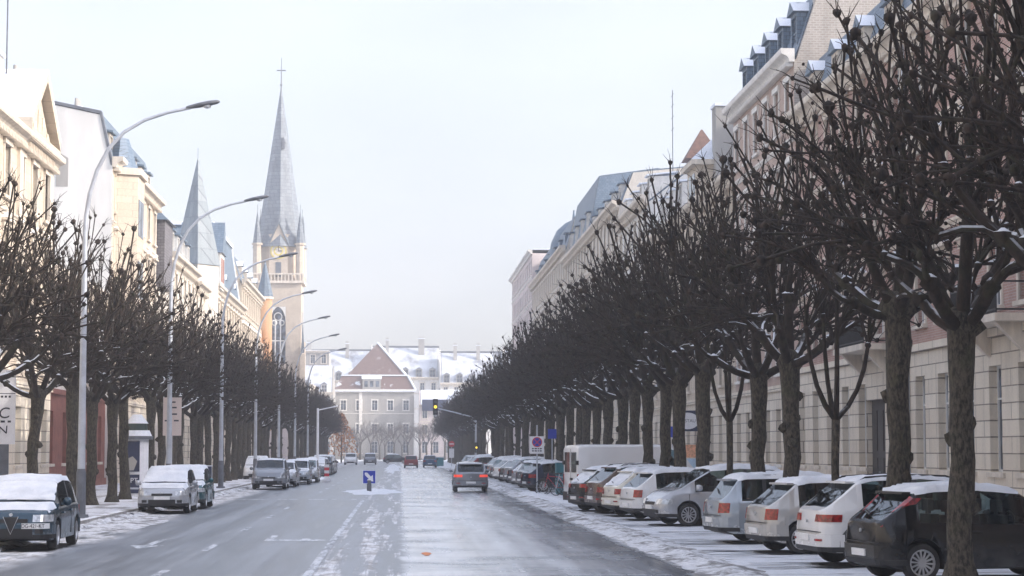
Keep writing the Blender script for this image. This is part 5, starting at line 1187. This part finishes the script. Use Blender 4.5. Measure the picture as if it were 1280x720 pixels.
kinds = [('hatch', 'navy', 'navy car with a snowed roof just beyond the parking sign'), ('estate', 'grey', 'dark grey estate with snow ridge on its roof second beyond the parking sign'), ('hatch', 'silver', 'silver hatchback third beyond the parking sign'), ('saloon', 'navy', 'dark blue saloon fourth beyond the parking sign'), ('suv', 'midgrey', 'grey SUV fifth beyond the parking sign')]
for i, (mo, co, la) in enumerate(kinds):
    parked('parked_car', mo, co, 6.25 + .05 * i, 103.5 + 5.4 * i, la, 74, tail=('std', 'block', 'wide')[i % 3], seed=20 + i, snow=('hood', 'roof', 'rear')[i % 3], sparse=i > 2)
farc = [('hatch', 'black'), ('hatch', 'white'), ('estate', 'grey'), ('suv', 'silver'), ('hatch', 'navy'), ('saloon', 'midgrey'), ('hatch', 'red'), ('suv', 'black'), ('hatch', 'silver'), ('estate', 'navy')]
for i, (mo, co) in enumerate(farc):
    parked('parked_car', mo, co, 6.5 + rnd.uniform(-.2, .2), 131 + 5.8 * i if i < 6 else 190 + 9 * (i - 6), 'small distant %s %s on the right under the trees, %s' % ({'midgrey': 'mid-grey', 'navy': 'navy-blue'}.get(co, co), {'hatch': 'hatchback', 'estate': 'estate', 'suv': 'SUV', 'saloon': 'saloon'}[mo], ['first of the far group', 'second of the far group', 'third of the far group', 'fourth of the far group', 'fifth of the far group', 'sixth of the far group', 'first past the traffic lights', 'second past the traffic lights', 'third past the traffic lights', 'farthest of that row'][i]), 74, seed=40 + i, snow='roof', sparse=True)
# left kerb, facing the viewer
car('parked_hatchback', 'hatch', 'bluegrey', -8.02, 45.75, 180, 'dark blue-grey hatchback with windscreen and bonnet buried in snow at the near left', group=GLT, snow='all', seed=50, spokes=5, plate_text='DG-421-KT', shield=True)
car('parked_hatchback', 'hatch', 'silver', -7.80, 71.2, 180, 'silver hatchback with snow-covered windscreen by the left kerb', group=GLT, snow='all', seed=51)
car('parked_hatchback', 'hatch', 'teal', -7.75, 76.6, 180, 'dark teal car tucked behind the silver snow-covered hatchback at the left', group=GLT, snow='all', seed=52)
car('parked_suv', 'suv', 'midgrey', -6.95, 113.5, 180, 'grey SUV with a clear blue-tinted windscreen and bumper facing the viewer at the left kerb', group=GLT, snow='light', seed=53)
car('parked_saloon', 'saloon', 'silver', -6.75, 121.5, 180, 'silver saloon directly behind the grey SUV at the left kerb', group=GLT, snow='hood', seed=54)
car('parked_hatchback', 'hatch', 'silverblue', -6.35, 130.5, 180, 'light blue-grey hatchback in the middle of the left kerb queue', group=GLT, snow='hood', seed=55)
car('parked_hatchback', 'estate', 'silver', -6.15, 138.0, 180, 'silver estate car at the end of the queue before the white mast', group=GLT, snow='roof', seed=56)
car('parked_van', 'minivan', 'white', -9.9, 146, 180, 'pale people carrier parked off the kerb behind the left queue', group=GLT, snow='all', seed=57, sparse=True)
for i, (mo, co, sn, la) in enumerate((('hatch', 'grey', 'all', 'snow-covered grey car first beyond the white mast'), ('saloon', 'navy', 'hood', 'navy saloon second beyond the white mast'), ('suv', 'bluegrey', 'roof', 'dark SUV third beyond the white mast'), ('suv', 'white', 'roof', 'white SUV fourth beyond the white mast'), ('hatch', 'silver', 'roof', 'silver hatchback fifth beyond the white mast'))):
    car('parked_car', mo, co, -6.6 - .02 * i, 166 + 7.0 * i, 180, la + ' on the left', group=GLT, snow=sn, seed=60 + i, sparse=True)
# traffic
dsuv = car('driving_suv', 'suv', 'midgrey', 3.55, 106, 0, 'grey SUV driving away on the right lane with lit tail lamps', spokes=5, snow='none', seed=70, tail='wide', lit=True)
dsuv.scale = (.93,) * 3
car('driving_car', 'hatch', 'red', 1.35, 250, 0, 'small red car far away in the middle of the road', snow='none', seed=71, sparse=True)
car('driving_car', 'hatch', 'blue', 3.65, 254, 0, 'small blue car driving far away right of the red car', snow='none', seed=72, sparse=True)
car('oncoming_car', 'suv', 'white', -7.0, 300, 180, 'white oncoming car far away at the left end of the road', snow='roof', seed=73, sparse=True)
car('oncoming_car', 'suv', 'grey', -4.3, 305, 180, 'dark grey oncoming car far away between the white car and the median', snow='roof', seed=74, sparse=True)
car('crossing_car', 'hatch', 'black', -0.6, 330, 90, 'black car crossing the far junction behind the red car', snow='roof', seed=75, sparse=True)

# snow-free ground under the parked cars, darkened to paint in contact shadows; their tyres have pressed dark tracks out to the road
def ragged(mb, pts, rd, amp, z):
    out = []
    for i, a in enumerate(pts):
        b = pts[(i + 1) % len(pts)]; n = max(2, int((Vector(b) - Vector(a)).length / .25))
        for k in range(n):
            p = Vector(a).lerp(Vector(b), k / n); out.append((p.x + rd.uniform(-amp, amp), p.y + rd.uniform(-amp, amp), z))
    mb.poly(out)
M['bare'] = trodden_snow('asphalt_and_contact_shade', (0.035, 0.038, 0.043), (0.065, 0.07, 0.078), (0.45, 0.47, 0.50), 0.55, (1.5, 1.5, 1), 0.56, 0.66)
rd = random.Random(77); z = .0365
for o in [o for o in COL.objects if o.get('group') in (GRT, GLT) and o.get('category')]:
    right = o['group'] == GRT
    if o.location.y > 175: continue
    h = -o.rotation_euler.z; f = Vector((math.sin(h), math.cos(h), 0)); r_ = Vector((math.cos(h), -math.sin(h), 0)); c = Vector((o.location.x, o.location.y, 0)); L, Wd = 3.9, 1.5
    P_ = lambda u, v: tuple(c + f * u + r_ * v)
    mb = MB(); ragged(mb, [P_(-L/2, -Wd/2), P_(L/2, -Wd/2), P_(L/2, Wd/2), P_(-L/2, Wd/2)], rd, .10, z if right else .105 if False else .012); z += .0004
    struct(mb.build('contact_shadow_ground', M['bare']))
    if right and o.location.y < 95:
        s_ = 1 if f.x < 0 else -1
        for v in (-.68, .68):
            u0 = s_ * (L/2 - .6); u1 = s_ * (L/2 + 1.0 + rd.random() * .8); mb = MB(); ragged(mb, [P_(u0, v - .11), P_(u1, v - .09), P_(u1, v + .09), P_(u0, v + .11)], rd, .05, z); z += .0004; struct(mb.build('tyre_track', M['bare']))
# ------------------------------------------------------------------ street furniture
def street_lamp(y, x=-9.35, label=''):
    root = thing('street_lamp', label, 'street lamp', (x, y, .1), 0, 'tall arc-armed street lamps on the left pavement')
    mb = MB(); mb.frustum(0, 0, 0, .12, .24, .22, 10); mb.frustum(0, 0, .12, 1.35, .145, .14, 12, smooth=True); mb.frustum(0, 0, 1.35, 1.5, .14, .105, 12); mb.box(-.06, .06, -.15, -.13, .5, 1.0)
    mb.build('base', M['galv_dark'], root)
    mb = MB(); mb.tube([(0, 0, 1.4), (0, 0, 5), (0, 0, 8.3)], [.115, .095, .075], 12)
    arc = [(0, 0, 8.3), (.02, 0, 8.9), (.12, 0, 9.6), (.32, 0, 10.3), (.65, 0, 10.95), (1.1, 0, 11.45), (1.7, 0, 11.82), (2.4, 0, 12.06), (3.05, 0, 12.2)]
    mb.tube(arc, [.075, .07, .066, .062, .058, .054, .05, .046, .044], 10); mb.build('pole', M['galv'], root)
    mb = MB()
    prof = [(-.12, .05, .05), (.0, .075, .07), (.25, .14, .09), (.55, .17, .095), (.8, .14, .07), (.88, .05, .03)]
    vs = []
    for px, wy, hz in prof:
        for k in range(10): a = 2 * math.pi * k / 10; vs.append((3.05 + px, wy * math.cos(a), 12.22 + px * .2 + hz * math.sin(a) * (1 if math.sin(a) > 0 else .7)))
    mb.add(vs, [(i * 10 + k, i * 10 + (k + 1) % 10, (i + 1) * 10 + (k + 1) % 10, (i + 1) * 10 + k) for i in range(5) for k in range(10)], 0, True)
    hd = mb.build('lamp_head', M['galv_dark'], root)
    mb = MB(); mb.lathe([(.13, 0), (.11, -.07), (0, -.10)], 10, 'z', (3.55, 0, 12.28)); mb.build('lens', M['clear_lamp'], hd)
    return root
SL = street_lamp(62, label='nearest tall street lamp with an arc arm, at the left')
words = ['second street lamp from the viewer, in front of the thin lit spire', 'third street lamp, its arm crossing the blue mansard roof', 'fourth street lamp, its head level with the church window', 'fifth street lamp, its head right of the church tower', 'sixth street lamp, small beside the church foot', 'farthest small street lamp on the left']
for i, y in enumerate((85.3, 110, 136, 162, 187, 213)): dup(SL, (-9.35, y, .1), 0, words[i])
# white mast with a bracket
root = thing('white_mast', 'white mast with a thin sloping bracket arm at the left kerb', 'mast', (-6.15, 157, 0))
mb = MB(); mb.frustum(0, 0, 0, .4, .16, .12, 10); mb.tube([(0, 0, .3), (0, 0, 5.25)], [.10, .085], 10); mb.build('pole', M['white_paint'], root)
mb = MB(); mb.tube([(0, 0, 5.1), (1.5, 0, 5.42)], .045, 6); mb.build('arm', M['white_paint'], root)
# red and white kerb beacon
root = thing('kerb_beacon', 'red and white striped beacon board by the kerb at the left', 'beacon', (-4.9, 141, 0))
mb = MB()
for k in range(5): mb.box(-.16, .16, -.03, .03, .15 + .2 * k, .35 + .2 * k - .002, k % 2)
mb.build('board', [M['white_paint'], M['red_paint_sign']], root); mb = MB(); mb.box(-.3, .3, -.2, .2, 0, .15); mb.build('foot', M['white_paint'], root)
# keep-right sign on the island
root = thing('direction_sign', 'blue square sign with a white diagonal arrow on the snowy traffic island', 'road sign', (-1.5, 103.5, 0.02))
mb = MB(); mb.tube([(0, .03, 0), (0, .03, .6)], .12, 8); mb.build('post', M['galv_dark'], root)
mb = MB(); mb.box(-.33, .33, -.03, .03, .42, 1.10); mb.box(-.30, .30, -.036, -.03, .45, 1.07, 1); mb.build('panel', [M['white_paint'], M['blue_sign']], root)
mb = MB(); mb.prism([(x, -.044, .76 + z) for x, z in ((-.22, .22), (-.10, .22), (.08, .02), (.17, .10), (.2, -.22), (-.12, -.16), (-.03, -.08), (-.22, .10))][::-1], (0, .007, 0)); mb.build('arrow', M['white_paint'], root)
# no-stopping sign
root = thing('parking_sign', 'white rectangular no-stopping sign on a thin post beside the right-hand cars', 'road sign', (6.62, 100.5, 0.01))
mb = MB(); mb.tube([(0, .04, 0), (0, .04, 3.3)], .035, 8); mb.build('post', M['galv'], root)
mb = MB(); mb.box(-.34, .34, -.015, .015, 1.92, 2.76); mb.build('panel', M['white_paint'], root)
mb = MB(); mb.lathe([(0, -.024), (.205, -.024), (.205, -.015)], 24, 'y', (0, 0, 2.48), 0, False); mb.lathe([(.2, -.026), (.245, -.026), (.245, -.015)], 24, 'y', (0, 0, 2.48), 1, False)
for a in (R(45), R(-45)):
    c, s_ = math.cos(a), math.sin(a); mb.prism([(x * c - z * s_, -.030 if a > 0 else -.0305, 2.48 + x * s_ + z * c) for x, z in ((-.2, -.02), (.2, -.02), (.2, .02), (-.2, .02))], (0, .005, 0), 1)
mb.build('symbol', [M['blue_sign'], M['red_paint_sign']], root)
mb = MB()
for z in (2.14, 2.03):
    x = -.25
    for wd in (.09, .12, .06, .1): mb.box(x, x + wd, -.02, -.015, z, z + .055); x += wd + .035
mb.build('small_print', M['ink'], root)
# traffic lights on a gantry arm
root = thing('traffic_light', 'traffic light hanging from a horizontal arm over the right lane, amber lamp lit', 'traffic light', (7.4, 203, 0.01))
mb = MB(); mb.tube([(0, 0, 0), (0, 0, 5.4)], [.12, .09], 10); mb.build('pole', M['galv'], root)
mb = MB(); mb.tube([(0, 0, 5.2), (-2, 0, 5.75), (-3.9, 0, 6.2)], [.08, .06, .05], 8); mb.build('arm', M['galv'], root)
def signal(px, pz, s=1.0, lit_i=1):
    mb = MB(); mb.box(px - .19 * s, px + .19 * s, -.17, .1, pz - .62 * s, pz + .62 * s)
    for k in (-1, 0, 1): mb.lathe([(.15 * s, -.17), (.16 * s, -.36), (.13 * s, -.36), (.13 * s, -.17)], 12, 'y', (px, 0, pz + k * .40 * s))
    h = mb.build('signal_head', M['dark'], root)
    for k in (-1, 0, 1):
        mb = MB(); mb.lathe([(0, -.20), (.125 * s, -.185)], 12, 'y', (px, 0, pz + k * .40 * s)); mb.build('lens', M['amber_light'] if k == 0 else M['galv_dark'], h)
signal(-3.95, 6.3, 1.25); signal(.05, 2.35, .8)
# no-entry disc and panel beyond
root = thing('no_entry_sign', 'small red no-entry disc with a white panel far away at the right of the road', 'road sign', (6.2, 250, 0))
mb = MB(); mb.tube([(0, 0, 0), (0, 0, 3.2)], .04, 6); mb.build('post', M['galv'], root); mb = MB(); mb.lathe([(0, -.05), (.36, -.05), (.36, -.03)], 18, 'y', (0, 0, 2.85), 0, False); mb.box(-.26, .26, -.06, -.05, 2.79, 2.91, 1); mb.build('disc', [M['red_paint_sign'], M['white_paint']], root)
mb = MB(); mb.box(-.3, .3, -.04, -.02, 1.2, 2.3); mb.build('panel', M['white_paint'], root)
# lettered hoarding at the left edge
root = thing('hoarding', 'white hoarding with hand-painted letters on grey legs at the left edge', 'hoarding', (-15.6, 78, .12))
mb = MB(); mb.box(-2.2, 1.38, -.06, .06, 2.2, 4.95); mb.build('panel', M['white_paint'], root)
mb = MB(); mb.box(-2.2, 1.38, -.066, -.06, 4.06, 4.085)
for a, b, z in ((.86, .94, 3.92), (1.0, 1.08, 3.92), (1.14, 1.22, 3.92), (.3, .62, 3.92), (.3, .56, 3.0), (.86, 1.02, 3.0), (1.12, 1.24, 3.0)): mb.box(a, b, -.066, -.06, z, z + .075)
mb.build('ruled_marks', M['ink'], root)
text('lettering', 'BC', .56, M['ink'], root, (.80, -.07, 3.32), (math.pi/2, R(-4), 0), .006, xs=1.1, shear=.12)
text('lettering', 'ON', .42, M['ink'], root, (.74, -.07, 2.68), (math.pi/2, R(-7), 0), .006, xs=1.15, shear=.15)
mb = MB()
for x in (-1.9, -.2, .95): mb.box(x - .22, x + .22, -.04, .04, 0, 2.2)
mb.build('leg', M['galv_dark'], root)
# advertising column
root = thing('advertising_column', 'advertising column with a dark-banded snowy cap, dark poster and navy lower panel', 'kiosk', (-11.55, 92.5, .12))
mb = MB(); mb.frustum(0, 0, 0, 2.45, .52, .52, 16, 0); mb.frustum(0, 0, 2.45, 2.6, .7, .72, 16, 2); mb.frustum(0, 0, 2.6, 2.85, .66, .55, 16, 3); mb.frustum(0, 0, 2.85, 3.15, .48, .45, 16, 4); mb.frustum(0, 0, 3.15, 3.55, .5, .2, 16, 3); mb.build('column', [M['white_paint'], M['white_paint'], M['galv_dark'], M['snow'], simple('dark_green_band', (.02, .04, .035), .5, .2)], root)
mb = MB(); mb.box(-.5, .2, -.56, -.52, 1.05, 2.38); mb.build('poster', M['navy'], root)
mb = MB(); mb.prism([(x, -.572, z) for x, z in ((-.5, 1.1), (-.05, 1.1), (.1, 1.5), (-.1, 1.72), (-.3, 1.62), (-.52, 1.68))], (0, .011, 0)); mb.build('poster_image', M['render_grey'], root)
mb = MB(); mb.box(-.5, .2, -.56, -.52, .1, .92); mb.box(-.48, .18, -.564, -.56, .28, .36, 1); p = mb.build('lower_panel', [M['navy'], M['galv']], root)
text('lettering', 'OPT', .30, M['white_paint'], p, (-.15, -.566, .66), (math.pi/2, 0, 0), .003)
# direction board beside the second lamp
root = thing('direction_board', 'tall pinkish board with dark lines of print on a thin white post', 'sign', (-10.45, 96.5, .12))
mb = MB(); mb.box(-.42, .42, -.03, .03, 2.65, 4.4); mb.build('panel', M['render_pink'], root)
mb = MB(); mb.tube([(-.03, .06, 0), (-.03, .06, 2.7)], .04, 8); mb.build('post', M['white_paint'], root)
for x0, x1, z in ((-.1, .2, 3.9), (-.12, .22, 3.6), (-.34, -.14, 3.3), (.08, .3, 3.3), (-.15, .15, 4.15)):
    mb = MB(); mb.box(x0, x1, -.036, -.03, z, z + .07); mb.build('print_line', M['ink'], root)
# dark cabinet and bins
def cabinet(label, loc, w, d, h, mat, name='cabinet', cap=True):
    root = thing(name, label, name.replace('_', ' '), loc); mb = MB(); mb.box(-w/2, w/2, -d/2, d/2, .06, h); mb.box(-w/2 + .04, w/2 - .04, -d/2 + .03, d/2 - .03, 0, .06); mb.build('housing', mat, root)
    mb = MB(); mb.box(-w/2 + .05, w/2 - .05, -d/2 - .015, -d/2 - .001, .15, h - .1); mb.build('door', mat, root)
    if cap: mb = MB(); mb.box(-w/2 - .03, w/2 + .03, -d/2 - .03, d/2 + .03, h, h + .05); mb.build('lid', M['snow'], root)
    return root
cabinet('dark navy cabinet at the foot of the third lamp post', (-10.1, 108.5, .12), .8, .5, 1.15, M['navy'])
cabinet('teal recycling container beside the parked bicycles', (7.75, 98.5, .02), .75, .8, 1.5, M['teal'], 'recycling_bin')
cabinet('small dark green box near the far no-entry sign', (4.9, 262, .0), 1.2, .8, 1.2, M['teal'], 'utility_box')
# oval shop sign on the right-hand facade + shopfront
root = thing('oval_shop_sign', 'white oval sign in a dark square board projecting from the right-hand shopfront', 'shop sign', (17.2, 124, 3.85))
mb = MB(); mb.box(-.75, .75, -.05, .05, -.62, .62); mb.box(.75, .9, -.03, .03, -.05, .05); mb.build('board', M['navy'], root)
mb = MB(); mb.lathe([(0, -.062), (1, -.062), (1, -.05)], 28, 'y', (0, 0, 0), 0, False); mb.v = [(x * .68, y, z * .5) for x, y, z in mb.v]; mb.build('oval', M['white_paint'], root)
text('lettering', 'RESTAU', .27, M['galv_dark'], root, (0, -.066, 0), (math.pi/2, 0, 0), .003)
root = thing('shop_banner', 'pale blue and orange standing banner in front of the right-hand shop', 'banner', (16.9, 121, .12))
mb = MB(); mb.box(-.5, .5, -.02, .02, .2, 1.5); mb.build('cloth', simple('pale_blue_cloth', (.45, .60, .75), .7, .1), root); mb = MB(); mb.box(-.6, .7, -.02, .02, 1.55, 2.3); mb.build('print', simple('orange_print', (.7, .35, .2), .7, .3, 6.0), root); mb = MB(); mb.tube([(0, .05, 0), (0, .05, 2.3)], .03, 6); mb.build('pole', M['galv'], root)
for k, (x, y, lab) in enumerate(((12.9, 88, 'small blue parking plate on a post in front of the van nearest the trunks'), (12.6, 96.0, 'small blue round plate on a post behind the white van'), (7.9, 108, 'small blue plate on a pole right of the no-stopping sign'))):
    root = thing('blue_plate_sign', lab, 'road sign', (x, y, .1)); mb = MB(); mb.tube([(0, .04, 0), (0, .04, 3.1)], .035, 6); mb.build('post', M['galv'], root); mb = MB(); mb.box(-.22, .22, -.02, .02, 2.6, 3.1); mb.build('panel', M['blue_sign'], root)
# bicycles
def bicycle(loc, rz, label, col):
    root = thing('bicycle', label, 'bicycle', loc, rz, 'bicycles by the parking sign')
    for y in (-.52, .52):
        mb = MB(); pts = [(0, y + .33 * math.cos(a), .34 + .33 * math.sin(a)) for a in [i * math.pi / 10 for i in range(21)]]; mb.tube(pts, .02, 5, 0, False)
        for i in range(8): a = i * math.pi / 4; mb.tube([(0, y, .34), (0, y + .32 * math.cos(a), .34 + .32 * math.sin(a))], .004, 3, 1)
        mb.build('wheel', [M['rubber'], M['galv']], root)
    mb = MB()
    for a, b in (((0, -.52, .34), (0, -.15, .85)), ((0, -.52, .34), (0, -.05, .32)), ((0, -.05, .32), (0, -.18, .92)), ((0, -.05, .32), (0, .38, .82)), ((0, -.15, .82), (0, .36, .86)), ((0, .52, .34), (0, .34, .98))): mb.tube([a, b], .018, 6)
    mb.build('frame', col, root)
    mb = MB(); mb.tube([(-.28, .25, 1.05), (-.2, .33, 1.03), (0, .34, 1.0), (.2, .33, 1.03), (.28, .25, 1.05)], .014, 5); mb.build('handlebar', M['dark'], root)
    mb = MB(); mb.prism([(-.08, -.32, .94), (.08, -.32, .94), (.03, -.05, .95), (-.03, -.05, .95)], (0, 0, .06)); mb.build('saddle', M['dark'], root); return root
bicycle((7.05, 96.5, .03), R(70), 'dark bicycle leaning nearest the no-stopping sign', M['dark'])
bicycle((7.6, 95.2, .03), R(58), 'grey bicycle parked closest to the white van', M['galv'])
bicycle((7.3, 97.6, .03), R(82), 'reddish bicycle behind the two nearer ones', M['red_paint_sign'])
